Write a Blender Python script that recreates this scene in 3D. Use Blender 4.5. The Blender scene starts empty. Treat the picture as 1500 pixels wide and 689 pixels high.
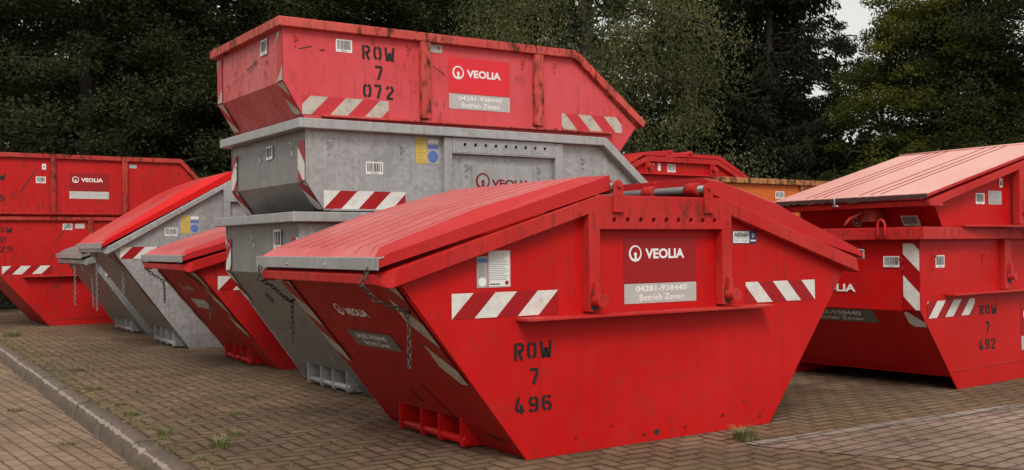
import bpy, bmesh, math, random
import numpy as np
from mathutils import Vector, Matrix

random.seed(7)
S = bpy.context.scene
COL = S.collection

# ------------------------------------------------------------------ camera, sky, sun, exposure
CAM = Vector((-3.2559, -4.7649, 1.2194))
PSI, TH, RO, FPX = 0.9836, 0.0105, -0.0101, 1485.9
fwd = Vector((math.cos(PSI)*math.cos(TH), math.sin(PSI)*math.cos(TH), math.sin(TH)))
rgt = Vector((math.sin(PSI), -math.cos(PSI), 0))
upv = rgt.cross(fwd)
R2 = rgt*math.cos(RO) + upv*math.sin(RO)
U2 = -rgt*math.sin(RO) + upv*math.cos(RO)
cd = bpy.data.cameras.new('camera')
cam = bpy.data.objects.new('camera', cd)
COL.objects.link(cam)
m = Matrix.Identity(4)
for i in range(3):
    m[i][0], m[i][1], m[i][2], m[i][3] = R2[i], U2[i], -fwd[i], CAM[i]
cam.matrix_world = m
cd.sensor_fit = 'HORIZONTAL'
cd.sensor_width = 36
cd.lens = 36*FPX/1500
cd.clip_start, cd.clip_end = 0.05, 2000
S.camera = cam

SUN_EL, SUN_AZ = math.radians(46), math.radians(238)      # azimuth of the sun, measured from +x towards +y
W = bpy.data.worlds.new('World')
S.world = W
W.use_nodes = True
nt = W.node_tree
for n in list(nt.nodes):
    nt.nodes.remove(n)
wo = nt.nodes.new('ShaderNodeOutputWorld')
bg = nt.nodes.new('ShaderNodeBackground')
sky = nt.nodes.new('ShaderNodeTexSky')
sky.sky_type = 'NISHITA'
sky.sun_disc = False
sky.sun_elevation = SUN_EL
sky.sun_rotation = math.pi/2 - SUN_AZ
sky.dust_density = 4.0
sky.air_density = 1.0
hs = nt.nodes.new('ShaderNodeHueSaturation')
hs.inputs['Saturation'].default_value = 0.12
nt.links.new(sky.outputs[0], hs.inputs['Color'])
# a thin, uneven overcast over the sky
tc = nt.nodes.new('ShaderNodeTexCoord')
cl = nt.nodes.new('ShaderNodeTexNoise')
cl.inputs['Scale'].default_value = 2.2
cl.inputs['Detail'].default_value = 5
nt.links.new(tc.outputs['Generated'], cl.inputs['Vector'])
mr = nt.nodes.new('ShaderNodeMapRange')
mr.inputs['From Min'].default_value = 0.3
mr.inputs['From Max'].default_value = 0.7
mr.inputs['To Min'].default_value = 0.85
mr.inputs['To Max'].default_value = 1.1
nt.links.new(cl.outputs[0], mr.inputs['Value'])
mx = nt.nodes.new('ShaderNodeMix')
mx.data_type = 'RGBA'
mx.blend_type = 'MULTIPLY'
mx.inputs[0].default_value = 1
nt.links.new(hs.outputs[0], mx.inputs[6])
nt.links.new(mr.outputs[0], mx.inputs[7])
mo = nt.nodes.new('ShaderNodeMix')           # the bright, almost even cloud cover
mo.data_type = 'RGBA'
mo.inputs[0].default_value = 0.5
nt.links.new(mx.outputs[2], mo.inputs[6])
mo.inputs[7].default_value = (7.3, 7.05, 6.6, 1)
nt.links.new(mo.outputs[2], bg.inputs['Color'])
bg.inputs['Strength'].default_value = 0.12
nt.links.new(bg.outputs[0], wo.inputs['Surface'])
sd = bpy.data.lights.new('sun', 'SUN')
sd.energy = 1.5
sd.angle = math.radians(22)
sd.color = (1.0, 0.96, 0.9)
sun = bpy.data.objects.new('sun', sd)
COL.objects.link(sun)
sdir = Vector((math.cos(SUN_EL)*math.cos(SUN_AZ), math.cos(SUN_EL)*math.sin(SUN_AZ), math.sin(SUN_EL)))
sun.rotation_euler = sdir.to_track_quat('Z', 'Y').to_euler()
vs = S.view_settings
vs.view_transform = 'Standard'
vs.look = 'None'
vs.gamma = 1
vs.use_curve_mapping = False
vs.exposure = 0.26


def at(px, D, z=0.0):
    """ground point seen at column px of the photograph at depth D"""
    f2 = Vector((math.cos(PSI), math.sin(PSI), 0))
    p = CAM + f2*D + rgt*((px-750)/FPX*D)
    return Vector((p.x, p.y, z))


# ------------------------------------------------------------------ materials
class N:
    def __init__(s, name):
        s.m = bpy.data.materials.new(name)
        s.m.use_nodes = True
        s.t = s.m.node_tree
        s.b = s.t.nodes['Principled BSDF']
        s.tc = s.t.nodes.new('ShaderNodeTexCoord')

    def n(s, k, **kw):
        x = s.t.nodes.new(k)
        for a, v in kw.items():
            setattr(x, a, v)
        return x

    def l(s, a, b):
        s.t.links.new(a, b)

    def noise(s, scale, detail=4, rough=0.55, stretch=None, src=None, w=0):
        x = s.n('ShaderNodeTexNoise')
        x.inputs['Scale'].default_value = scale
        x.inputs['Detail'].default_value = detail
        x.inputs['Roughness'].default_value = rough
        v = src or s.tc.outputs['Object']
        if stretch or w:
            mp = s.n('ShaderNodeMapping')
            mp.inputs['Scale'].default_value = stretch or (1, 1, 1)
            mp.inputs['Location'].default_value = (w, w*1.7, w*.6)
            s.l(v, mp.inputs[0])
            v = mp.outputs[0]
        s.l(v, x.inputs['Vector'])
        return x.outputs[0]

    def ramp(s, v, a, b, lo=0.0, hi=1.0):
        x = s.n('ShaderNodeMapRange')
        x.inputs['From Min'].default_value = a
        x.inputs['From Max'].default_value = b
        x.inputs['To Min'].default_value = lo
        x.inputs['To Max'].default_value = hi
        s.l(v, x.inputs['Value'])
        return x.outputs[0]

    def mix(s, f, a, b, mode='MIX'):
        x = s.n('ShaderNodeMix', data_type='RGBA', blend_type=mode)
        for sock, v in ((x.inputs[0], f), (x.inputs[6], a), (x.inputs[7], b)):
            if hasattr(v, 'is_output'):
                s.l(v, sock)
            elif isinstance(v, (int, float)):
                sock.default_value = v
            else:
                sock.default_value = (*v, 1)
        return x.outputs[2]

    def math(s, op, a, b=0.0):
        x = s.n('ShaderNodeMath', operation=op)
        for i, v in enumerate((a, b)):
            if hasattr(v, 'is_output'):
                s.l(v, x.inputs[i])
            else:
                x.inputs[i].default_value = v
        return x.outputs[0]

    def bump(s, h, strength, dist):
        x = s.n('ShaderNodeBump')
        x.inputs['Strength'].default_value = strength
        x.inputs['Distance'].default_value = dist
        s.l(h, x.inputs['Height'])
        s.l(x.outputs[0], s.b.inputs['Normal'])

    def col(s, c):
        if hasattr(c, 'is_output'):
            s.l(c, s.b.inputs['Base Color'])
        else:
            s.b.inputs['Base Color'].default_value = (*c, 1)

    def rough(s, v):
        if hasattr(v, 'is_output'):
            s.l(v, s.b.inputs['Roughness'])
        else:
            s.b.inputs['Roughness'].default_value = v


def paint(name, base, fade, fade_amt=.5, rust=.3, rough=.42, chips=.3, grime=.4, spec=.2, rustcol=(.055, .022, .014), seed=0):
    k = N(name)
    c = k.mix(k.ramp(k.noise(1.1, 5, .6, w=seed), .35, .68, 0, fade_amt), base, fade)
    c = k.mix(k.ramp(k.noise(2.0, 6, .65, (5, 5, .5), w=seed+3), .48, .75, 0, .45*grime), c, tuple(x*.45+.008 for x in base))
    mott = k.noise(9, 8, .7, w=seed+2)
    c = k.mix(k.ramp(mott, .5, .72, 0, .35*grime), c, (.1, .045, .032))
    dr = k.math('MULTIPLY', k.ramp(k.noise(1, 3, .5, (34, 34, 1.3), w=seed+14), .60, .70), k.ramp(k.noise(2.3, 4, .6, w=seed+15), .45, .6))
    c = k.mix(k.math('MULTIPLY', dr, min(1, .9*grime)), c, (.05, .022, .018))
    # rust runs and patches
    big = k.ramp(k.noise(1.6, 3, .5, w=seed+5), .42-.12*max(0, rust-.5), .62-.12*max(0, rust-.5))
    fine = k.ramp(k.noise(11, 9, .72, (1.5, 1.5, .6), w=seed+6), .57-.09*rust, .63-.03*rust)
    r = k.math('MULTIPLY', k.math('MULTIPLY', big, fine), min(1, rust))
    c = k.mix(r, c, rustcol)
    # scratches and chips
    ch = k.ramp(k.noise(16, 4, .6, (1, 1, .35), w=seed+9), .715, .73, 0, chips)
    c = k.mix(ch, c, (.03, .018, .016))
    k.col(c)
    k.rough(k.math('ADD', k.ramp(mott, .3, .7, rough-.07, rough+.1), k.math('MULTIPLY', r, .3)))
    k.b.inputs['Specular IOR Level'].default_value = spec
    k.bump(k.math('ADD', k.noise(1.4, 2, .5, w=seed), k.math('MULTIPLY', k.noise(60, 3), .012)), .35, .018)
    return k.m


def galv(name, a=.30, b=.48, metal=.35, tint=(1.0, 1, .99), dirty=.25):
    k = N(name)
    v = k.n('ShaderNodeTexVoronoi')
    v.inputs['Scale'].default_value = 34
    k.l(k.tc.outputs['Object'], v.inputs['Vector'])
    sp = k.n('ShaderNodeSeparateColor')
    k.l(v.outputs['Color'], sp.inputs[0])
    big = k.noise(2.6, 7, .75)
    cell = k.math('ADD', k.math('MULTIPLY', sp.outputs[0], .35), k.math('MULTIPLY', k.ramp(big, .25, .75), .7))
    c = k.mix(k.ramp(cell, .3, 1.0), tuple(a*t for t in tint), tuple(b*t for t in tint))
    st = k.ramp(k.noise(2.5, 6, .65, (11, 11, .4), w=4), .48, .74, 0, .6*dirty+.22)
    c = k.mix(st, c, (.14, .135, .125))
    pale = k.ramp(k.noise(5, 8, .75, w=8), .55, .72, 0, .38)
    c = k.mix(pale, c, (.5, .5, .49))
    k.col(c)
    k.b.inputs['Metallic'].default_value = metal
    k.rough(k.ramp(cell, .2, 1.0, .36, .56))
    k.bump(k.math('ADD', k.noise(1.5, 2), k.math('MULTIPLY', k.noise(70, 2), .01)), .3, .015)
    return k.m


def plain(name, c, rough=.5, spec=.4, metal=0, vary=.18, dirt=None, dscale=9):
    k = N(name)
    n = k.noise(dscale, 7, .65)
    col = k.mix(k.ramp(n, .35, .7), c, tuple(x*(1-vary) for x in c))
    if dirt:
        col = k.mix(k.ramp(k.noise(dscale*1.7, 8, .7, w=3), .5, .72, 0, dirt), col, (.09, .075, .06))
    k.col(col)
    k.rough(rough)
    k.b.inputs['Specular IOR Level'].default_value = spec
    k.b.inputs['Metallic'].default_value = metal
    return k.m


RED = (.47, .0045, .005)
M = {}
M['red'] = paint('red_paint', RED, (.56, .014, .013), .7, rust=.25, chips=.35, grime=.55, rough=.4)
M['red_end'] = paint('red_paint_grimy_shaded_end', (.42, .006, .007), (.36, .02, .015), .8, rust=.35, chips=.7, grime=1.3, rough=.5, seed=17)  # real grime; red also darkened for the shade on the slanted ends
M['red_rim'] = paint('red_paint_worn_rim', (.47, .012, .012), (.52, .045, .04), .7, rust=.6, chips=.5, grime=.6, rough=.45, seed=11)
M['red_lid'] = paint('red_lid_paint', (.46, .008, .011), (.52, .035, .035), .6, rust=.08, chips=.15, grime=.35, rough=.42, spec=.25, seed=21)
M['lid_top'] = paint('red_lid_paint_faded_sky_sheen', (.58, .085, .085), (.64, .17, .16), 1, rust=.06, chips=.15, grime=.5, rough=.36, spec=.5, seed=22)  # faded lid tops, with the sky's reflection painted into the base colour
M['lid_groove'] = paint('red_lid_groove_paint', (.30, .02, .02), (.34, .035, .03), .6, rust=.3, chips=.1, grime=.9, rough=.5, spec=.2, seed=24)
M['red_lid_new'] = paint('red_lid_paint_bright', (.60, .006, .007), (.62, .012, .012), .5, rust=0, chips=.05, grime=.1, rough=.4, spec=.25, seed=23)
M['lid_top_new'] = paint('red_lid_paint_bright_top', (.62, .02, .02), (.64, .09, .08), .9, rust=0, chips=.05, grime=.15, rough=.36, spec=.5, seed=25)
M['red_fade'] = paint('faded_red_paint', (.59, .06, .07), (.63, .10, .11), .9, rust=.45, chips=.8, grime=.35, rough=.5, seed=31)
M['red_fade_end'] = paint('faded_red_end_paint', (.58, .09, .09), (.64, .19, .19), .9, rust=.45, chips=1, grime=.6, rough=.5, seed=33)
M['red_fade_rim'] = paint('faded_red_rim_rusty', (.54, .06, .05), (.58, .11, .085), .9, rust=1.05, chips=1, grime=.8, rough=.55, seed=35)
M['red_old'] = paint('old_red_paint', (.48, .007, .008), (.52, .025, .02), .5, rust=.7, chips=.7, grime=.5, rough=.42, seed=41)
M['red_old_rim'] = paint('old_red_rim_paint', (.45, .025, .02), (.50, .07, .05), .8, rust=1.1, chips=1, grime=1, rough=.5, seed=45)
M['pink_lid'] = paint('bleached_lid_paint_sky_sheen', (.78, .34, .29), (.82, .43, .37), .8, rust=.1, chips=.2, grime=.22, rough=.34, spec=.7, seed=51)  # bleached paint, lightened further to carry the sky sheen in its colour
M['orange'] = paint('orange_paint', (.60, .115, .018), (.58, .15, .04), .6, rust=.35, chips=.5, grime=.5, rough=.45, seed=61)
M['orange_rim'] = paint('orange_rim_rusty', (.50, .16, .05), (.5, .24, .1), .8, rust=1.6, chips=1, grime=1, rough=.55, seed=65)
M['galv'] = galv('galvanised_steel')
M['galv_end'] = galv('galvanised_steel_dull_shaded', .17, .28, .12, (1.03, 1.0, .95), .9)  # streaked, dull steel; low light on the end plates is darkened into it
M['galv_bar'] = galv('galvanised_bar', .36, .48, .4)
M['galv_tube'] = galv('galvanised_tube', .20, .28, .4)
M['white'] = plain('white_reflective_film', (.70, .68, .63), .45, dirt=.25, dscale=14)
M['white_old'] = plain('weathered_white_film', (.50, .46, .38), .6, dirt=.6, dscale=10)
M['stripe_red'] = plain('red_reflective_film', (.34, .004, .007), .4, vary=.12)
M['stripe_red_old'] = plain('weathered_red_film', (.55, .03, .04), .5, dirt=.2)
M['sign_red'] = plain('sign_red_film', (.31, .005, .008), .38, vary=.1)
M['sign_bright'] = plain('sign_bright_red_film', (.72, .022, .035), .4, vary=.12, dirt=.1)
M['sign_white'] = plain('sign_white_print', (.82, .81, .78), .45, vary=.05)
M['plate_grey'] = plain('sign_grey_film', (.47, .465, .44), .45, dirt=.15)
M['plate_dark'] = plain('sign_dark_grey_film', (.16, .16, .155), .45, dirt=.3)
M['plate_pale'] = plain('weathered_pale_film', (.56, .54, .50), .5, dirt=.6, dscale=18)
M['plate_text'] = plain('pale_lettering', (.84, .83, .79), .5)
M['veolia_dark'] = plain('dark_red_lettering', (.22, .012, .018), .45)
M['black'] = plain('black_stencil_paint', (.012, .012, .012), .55, vary=.4)
M['label'] = plain('white_label_paper', (.74, .74, .71), .45, vary=.06)
M['ink'] = plain('black_label_ink', (.03, .03, .032), .5)
M['ink_grey'] = plain('grey_label_ink', (.30, .30, .30), .5)
M['tag_grey'] = plain('silver_type_plate', (.42, .41, .40), .4, dirt=.3, dscale=25)
M['yellow'] = plain('yellow_label_paper', (.70, .48, .05), .45)
M['blue'] = plain('blue_label_paper', (.10, .17, .42), .45)
M['navy'] = plain('navy_label_ink', (.02, .04, .14), .45)
M['chain'] = plain('dull_chain_steel', (.10, .09, .08), .5, metal=.6, dirt=.6, dscale=30)
M['chain_pale'] = plain('galvanised_chain_steel', (.30, .29, .28), .45, metal=.6, dirt=.3, dscale=30)
M['rubber'] = plain('perished_edge_rubber', (.06, .03, .026), .7, dirt=.4, dscale=20)
M['scuff'] = plain('dark_scuffed_paint', (.13, .008, .008), .5)
M['dark'] = plain('dark_oily_steel', (.035, .028, .025), .6)
M['kerb'] = None


# ------------------------------------------------------------------ mesh helpers
def link(name, bm, mats, parent=None, smooth=False, bevel=0):
    me = bpy.data.meshes.new(name)
    bm.normal_update()
    bm.to_mesh(me)
    bm.free()
    for x in (mats if isinstance(mats, (list, tuple)) else [mats]):
        me.materials.append(x)
    o = bpy.data.objects.new(name, me)
    COL.objects.link(o)
    if parent is not None:
        o.parent = parent
    if smooth:
        for p in me.polygons:
            p.use_smooth = True
    if bevel:
        b = o.modifiers.new('bevel', 'BEVEL')
        b.width = bevel
        b.segments = 2
        b.limit_method = 'ANGLE'
        b.angle_limit = math.radians(35)
        b.harden_normals = False
    return o


def box(bm, x0, x1, y0, y1, z0, z1, mi=0):
    v = [bm.verts.new(p) for p in ((x0, y0, z0), (x1, y0, z0), (x1, y1, z0), (x0, y1, z0), (x0, y0, z1), (x1, y0, z1), (x1, y1, z1), (x0, y1, z1))]
    for f in ((0, 3, 2, 1), (4, 5, 6, 7), (0, 1, 5, 4), (1, 2, 6, 5), (2, 3, 7, 6), (3, 0, 4, 7)):
        bm.faces.new([v[i] for i in f]).material_index = mi


def prism(bm, poly, y0, y1):
    """(x, z) polygon extruded along y"""
    a = [bm.verts.new((x, y0, z)) for x, z in poly]
    b = [bm.verts.new((x, y1, z)) for x, z in poly]
    n = len(poly)
    fs = [bm.faces.new(a), bm.faces.new(b[::-1])]
    for i in range(n):
        fs.append(bm.faces.new((a[i], b[i], b[(i+1) % n], a[(i+1) % n])))
    bmesh.ops.recalc_face_normals(bm, faces=fs)


def hull(bm, pts):
    v = [bm.verts.new(p) for p in pts]
    r = bmesh.ops.convex_hull(bm, input=v)
    bad = [g for g in r['geom_interior'] if isinstance(g, bmesh.types.BMVert)]
    if bad:
        bmesh.ops.delete(bm, geom=bad, context='VERTS')


def tube(bm, pts, rad, seg=8, cap=True, closed=False):
    pts = [Vector(p) for p in pts]
    n = len(pts)
    rings = []
    prev = None
    for i, p in enumerate(pts):
        if closed:
            d = pts[(i+1) % n]-pts[i-1]
        else:
            d = pts[min(i+1, n-1)]-pts[max(i-1, 0)]
        d.normalize()
        if prev is None:
            a = d.orthogonal().normalized()
        else:
            a = (prev-d*prev.dot(d))
            a = a.normalized() if a.length > 1e-6 else d.orthogonal().normalized()
        prev = a
        b = d.cross(a)
        r = rad[i] if isinstance(rad, (list, tuple)) else rad
        rings.append([bm.verts.new(p+a*(r*math.cos(2*math.pi*k/seg))+b*(r*math.sin(2*math.pi*k/seg))) for k in range(seg)])
    m_ = n if closed else n-1
    for i in range(m_):
        A, B = rings[i], rings[(i+1) % n]
        for k in range(seg):
            f = bm.faces.new((A[k], A[(k+1) % seg], B[(k+1) % seg], B[k]))
            f.smooth = True
    if cap and not closed:
        bm.faces.new(rings[0][::-1])
        bm.faces.new(rings[-1])


def holed_plate(bm, poly, holes, y0, y1, seg=14):
    """(x, z) outline with round holes [(x, z, r)], thickness y0..y1"""
    loops = [poly]
    for hx, hz, r in holes:
        loops.append([(hx+r*math.cos(2*math.pi*k/seg), hz+r*math.sin(2*math.pi*k/seg)) for k in range(seg)])
    es, fronts = [], []
    for lp in loops:
        vs_ = [bm.verts.new((x, y0, z)) for x, z in lp]
        fronts.append(vs_)
        for i in range(len(vs_)):
            es.append(bm.edges.new((vs_[i], vs_[(i+1) % len(vs_)])))
    r = bmesh.ops.triangle_fill(bm, use_beauty=True, use_dissolve=False, edges=es)
    ff = [g for g in r['geom'] if isinstance(g, bmesh.types.BMFace)]
    mp = {}
    for vs_ in fronts:
        for v in vs_:
            mp[v] = bm.verts.new((v.co.x, y1, v.co.z))
    for f in ff:
        bm.faces.new([mp[v] for v in f.verts][::-1])
    for vs_ in fronts:
        for i in range(len(vs_)):
            a, b = vs_[i], vs_[(i+1) % len(vs_)]
            bm.faces.new((a, b, mp[b], mp[a]))
    bmesh.ops.recalc_face_normals(bm, faces=bm.faces[:])


# ------------------------------------------------------------------ flat markings
class Fr:
    """a flat frame on a surface: origin, right, up, outward"""
    def __init__(s, o, u, v, n):
        s.o, s.u, s.v, s.n = Vector(o), Vector(u).normalized(), Vector(v).normalized(), Vector(n).normalized()

    def p(s, a, b, d):
        return s.o+s.u*a+s.v*b+s.n*d


class Dec:
    def __init__(s, fr):
        s.fr, s.f, s.mats = fr, [], []

    def mi(s, m_):
        if m_ not in s.mats:
            s.mats.append(m_)
        return s.mats.index(m_)

    def poly(s, pts, m_, layer=0):
        if len(pts) >= 3:
            s.f.append((list(pts), s.mi(M[m_]), layer))

    def rect(s, x0, z0, x1, z1, m_, layer=0):
        s.poly([(x0, z0), (x1, z0), (x1, z1), (x0, z1)], m_, layer)

    def tris(s, verts, faces, m_, layer=0):
        for f in faces:
            s.poly([verts[i] for i in f], m_, layer)

    def ring(s, cx, cz, ro, ri, m_, layer, seg=36, dx=0, dz=0, a0=0, a1=2*math.pi):
        for k in range(seg):
            t0, t1 = a0+(a1-a0)*k/seg, a0+(a1-a0)*(k+1)/seg
            s.poly([(cx+ro*math.cos(t0), cz+ro*math.sin(t0)), (cx+ro*math.cos(t1), cz+ro*math.sin(t1)),
                    (cx+dx+ri*math.cos(t1), cz+dz+ri*math.sin(t1)), (cx+dx+ri*math.cos(t0), cz+dz+ri*math.sin(t0))], m_, layer)

    def disc(s, cx, cz, r, m_, layer, seg=20, sx=1):
        s.poly([(cx+sx*r*math.cos(2*math.pi*k/seg), cz+r*math.sin(2*math.pi*k/seg)) for k in range(seg)], m_, layer)

    def make(s, name, root, oz=0, base=.0025):
        bm = bmesh.new()
        for pts, mi, layer in s.f:
            vs_ = [bm.verts.new(s.fr.p(a, b, base+.0012*layer)-Vector((0, 0, oz))) for a, b in pts]
            f = bm.faces.new(vs_)
            f.material_index = mi
            f.normal_update()
            if f.normal.dot(s.fr.n) < 0:
                f.normal_flip()
        return link(name, bm, s.mats, root)


def clip(poly, x0, z0, x1, z1):
    def half(P, ax, lim, sgn):
        out = []
        for i in range(len(P)):
            a, b = P[i], P[(i+1) % len(P)]
            da, db = sgn*(a[ax]-lim), sgn*(b[ax]-lim)
            if da >= 0:
                out.append(a)
            if da*db < 0:
                t = da/(da-db)
                out.append((a[0]+(b[0]-a[0])*t, a[1]+(b[1]-a[1])*t))
        return out
    for ax, lim, sg in ((0, x0, 1), (0, x1, -1), (1, z0, 1), (1, z1, -1)):
        poly = half(poly, ax, lim, sg)
        if not poly:
            return []
    return poly


_tc = {}


def text_mesh(s, bold=0.0):
    key = (s, bold)
    if key not in _tc:
        cu = bpy.data.curves.new('lettering', 'FONT')
        cu.body = s
        cu.offset = bold
        cu.resolution_u = 3
        o = bpy.data.objects.new('lettering', cu)
        COL.objects.link(o)
        bpy.context.view_layer.update()
        me = bpy.data.meshes.new_from_object(o.evaluated_get(bpy.context.evaluated_depsgraph_get()))
        v = np.array([tuple(x.co)[:2] for x in me.vertices])
        f = [tuple(p.vertices) for p in me.polygons]
        bpy.data.objects.remove(o)
        bpy.data.meshes.remove(me)
        bpy.data.curves.remove(cu)
        lo, hi = v.min(0), v.max(0)
        _tc[key] = ((v-lo)/(hi-lo), f)
    return _tc[key]


def text(d, s, x0, z0, x1, z1, m_, layer, bold=.0):
    bold = round(bold*1.5, 4)
    v, f = text_mesh(s, bold)
    d.tris([(x0+a*(x1-x0), z0+b*(z1-z0)) for a, b in v], f, m_, layer)


GL = {
    'R': [[(.08, 0), (.08, 1)], [(.22, .92), (.44, .92), (.54, .82), (.54, .62), (.44, .52), (.22, .52)], [(.30, .44), (.52, 0)]],
    'O': [[(.26, .92), (.14, .86), (.08, .72), (.08, .28), (.14, .14), (.26, .08)], [(.36, .92), (.48, .86), (.54, .72), (.54, .28), (.48, .14), (.36, .08)]],
    'W': [[(.06, 1), (.16, .0)], [(.27, .04), (.35, .62)], [(.43, .62), (.5, .04)], [(.6, 0), (.7, 1)]],
    '7': [[(.02, .92), (.54, .92)], [(.5, .8), (.4, .5), (.26, 0)]],
    '4': [[(.42, 0), (.42, .56)], [(.26, 1), (.08, .3)], [(.08, .22), (.31, .22)], [(.52, .22), (.62, .22)]],
    '9': [[(.26, .92), (.14, .86), (.08, .76), (.08, .62), (.14, .52), (.24, .47), (.43, .47)], [(.36, .92), (.48, .86), (.54, .72), (.54, .28), (.48, .14), (.36, .08)], [(.26, .08), (.14, .13), (.07, .24)]],
    '2': [[(.07, .74), (.13, .87), (.25, .92)], [(.35, .92), (.48, .87), (.54, .74), (.5, .6), (.3, .36), (.12, .2)], [(.06, .08), (.56, .08)]],
    '1': [[(.3, 0), (.3, 1)], [(.2, .9), (.08, .78)]],
}
GL['0'] = GL['O']
GL['6'] = [[(.62-x, 1-z) for x, z in st] for st in GL['9']]


def strip(pts, t):
    P = [Vector((x, z)) for x, z in pts]
    L, Rr = [], []
    for i, p in enumerate(P):
        ds = []
        if i > 0:
            ds.append((P[i]-P[i-1]).normalized())
        if i < len(P)-1:
            ds.append((P[i+1]-P[i]).normalized())
        tg = sum(ds, Vector((0, 0))).normalized()
        n = Vector((-tg.y, tg.x))
        k = 1/max(.5, n.dot(Vector((-ds[0].y, ds[0].x))))
        L.append(p+n*(t/2*k))
        Rr.append(p-n*(t/2*k))
    return [[tuple(L[i]), tuple(L[i+1]), tuple(Rr[i+1]), tuple(Rr[i])] for i in range(len(P)-1)]


def stencil(d, s, x0, z0, h, width, m_='black', layer=0, t=.18, seed=0):
    rnd = random.Random(seed)
    ws = [.78 if c == 'W' else .62 for c in s]
    gap = .26 if len(s) > 1 else 0
    tot = sum(ws)+gap*(len(s)-1)
    kx = width/tot
    x = 0
    for c, w in zip(s, ws):
        dz = rnd.uniform(-.03, .03)
        sl = rnd.uniform(-.04, .04)
        for st in GL[c]:
            for q in strip(st, t):
                d.poly([(x0+(x+a+sl*b)*kx, z0+(b+dz)*h) for a, b in q], m_, layer)
        x += w+gap


def stripes(fr, x0, z0, x1, z1, way, root, oz, white='white', red='stripe_red', phase=0.0, wide=None, name='warning_stripes'):
    """red and white hatched film; way +1 leans right, -1 leans left"""
    d = Dec(fr)
    h, w = z1-z0, x1-x0
    d.rect(x0, z0, x1, z1, red, 0)
    wd = wide or h*1.03
    k = -3
    while k*2*wd < w+3*wd:
        b0 = k*2*wd - wd + phase*2*wd
        q = [(b0, 0), (b0+wd, 0), (b0+wd+h, h), (b0+h, h)]
        if way < 0:
            q = [(w-a, b) for a, b in q][::-1]
        q = clip([(x0+a, z0+b) for a, b in q], x0, z0, x1, z1)
        if q:
            d.poly(q, white, 1)
        k += 1
    return d.make(name, root, oz)


def barcode(fr, x0, z0, w, h, root, oz, seed=1, tall=False):
    d = Dec(fr)
    rnd = random.Random(seed)
    d.rect(x0, z0, x0+w, z0+h, 'label', 0)
    x = x0+w*.09
    while x < x0+w*.9:
        b = w*rnd.choice((.015, .022, .035, .05))
        d.rect(x, z0+h*.22, min(x+b, x0+w*.92), z0+h*.9, 'ink', 1)
        x += b+w*rnd.choice((.016, .025, .035))
    d.rect(x0+w*.3, z0+h*.08, x0+w*.7, z0+h*.14, 'ink_grey', 1)
    return d.make('barcode_label', root, oz)


def emblem(d, cx, cz, r, m_, layer):
    """open ring, thicker on its lower left, with a small figure standing in it"""
    d.ring(cx, cz, r, r*.76, m_, layer, dx=r*.04, dz=r*.05)
    d.disc(cx, cz-r*.10, r*.26, m_, layer+1, sx=.9)
    d.poly([(cx-r*.13, cz-r*.26), (cx+r*.13, cz-r*.26), (cx+r*.25, cz-r*.86), (cx-r*.25, cz-r*.86)], m_, layer+2)


def company_sign(fr, x0, zt, w, h1, h2, root, oz, bgm='sign_red', fg='sign_white', plate='plate_grey', ptxt='plate_text', lines=True, logo=(.15, .34, .085, .285, .83)):
    """red panel with emblem and name above a plate with two lines of lettering"""
    d = Dec(fr)
    d.rect(x0, zt-h1, x0+w, zt, bgm, 0)
    lx, lz, lr, t0, t1 = logo
    cz = zt-h1*lz
    emblem(d, x0+w*lx, cz, w*lr, fg, 1)
    text(d, 'VEOLIA', x0+w*t0, cz-w*.055, x0+w*t1, cz+w*.05, fg, 1, .022)
    d.make('company_sign', root, oz)
    if h2:
        d = Dec(fr)
        d.rect(x0, zt-h1-h2-.004, x0+w, zt-h1-.004, plate, 0)
        if lines:
            zb = zt-h1-h2
            text(d, '04281-938440', x0+w*.15, zb+h2*.56, x0+w*.86, zb+h2*.86, ptxt, 1, .012)
            text(d, 'Betrieb Zeven', x0+w*.20, zb+h2*.10, x0+w*.82, zb+h2*.42, ptxt, 1, .008)
        d.make('telephone_plate', root, oz)


def safety_card(fr, x0, z0, x1, z1, root, oz):
    """yellow notice beside a blue one"""
    xm = x0+(x1-x0)*.48
    d = Dec(fr)
    d.rect(x0, z0, xm-.004, z1, 'yellow', 0)
    n = 11
    for i in range(n):
        z = z1-(z1-z0)*(i+.8)/(n+.6)
        d.rect(x0+.012, z, xm-.016-(.02 if i % 3 == 2 else 0), z+.005, 'ink_grey', 1)
    d.make('yellow_notice', root, oz)
    d = Dec(fr)
    d.rect(xm, z0, x1, z1, 'tag_grey', 0)
    w, h = x1-xm, z1-z0
    d.rect(xm+w*.06, z0+h*.58, x1-w*.06, z0+h*.74, 'blue', 1)
    d.rect(xm+w*.06, z0+h*.8, x1-w*.06, z0+h*.95, 'label', 1)
    d.disc((xm+x1)/2, z0+h*.28, min(w*.44, h*.25), 'blue', 1)
    d.make('blue_notice', root, oz)


# ------------------------------------------------------------------ skip containers
class Skip:
    def __init__(s, x, y, a, oz, label, group=None, tilt=0):
        e = bpy.data.objects.new('skip_container', None)
        COL.objects.link(e)
        e.location = (x, y, oz)
        e.rotation_euler = (0, tilt, a)
        e['label'] = label
        e['category'] = 'skip'
        if group:
            e['group'] = group
        s.r, s.oz = e, oz
        s.front = Fr((0, 0, 0), (1, 0, 0), (0, 0, 1), (0, -1, 0))

    def add(s, name, bm, mat, bevel=0, parent=None, smooth=False):
        bmesh.ops.translate(bm, verts=bm.verts[:], vec=(0, 0, -s.oz))
        return link(name, bm, mat, parent or s.r, smooth, bevel)

    def end(s, x0, z0, x1, z1):
        """frame on the left end plate: origin at the near corner of (x0, z0); right = -y, up along the plate"""
        u, v = Vector((0, -1, 0)), Vector((x1-x0, 0, z1-z0)).normalized()
        return Fr((x0, 0, z0), u, v, u.cross(v))


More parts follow.
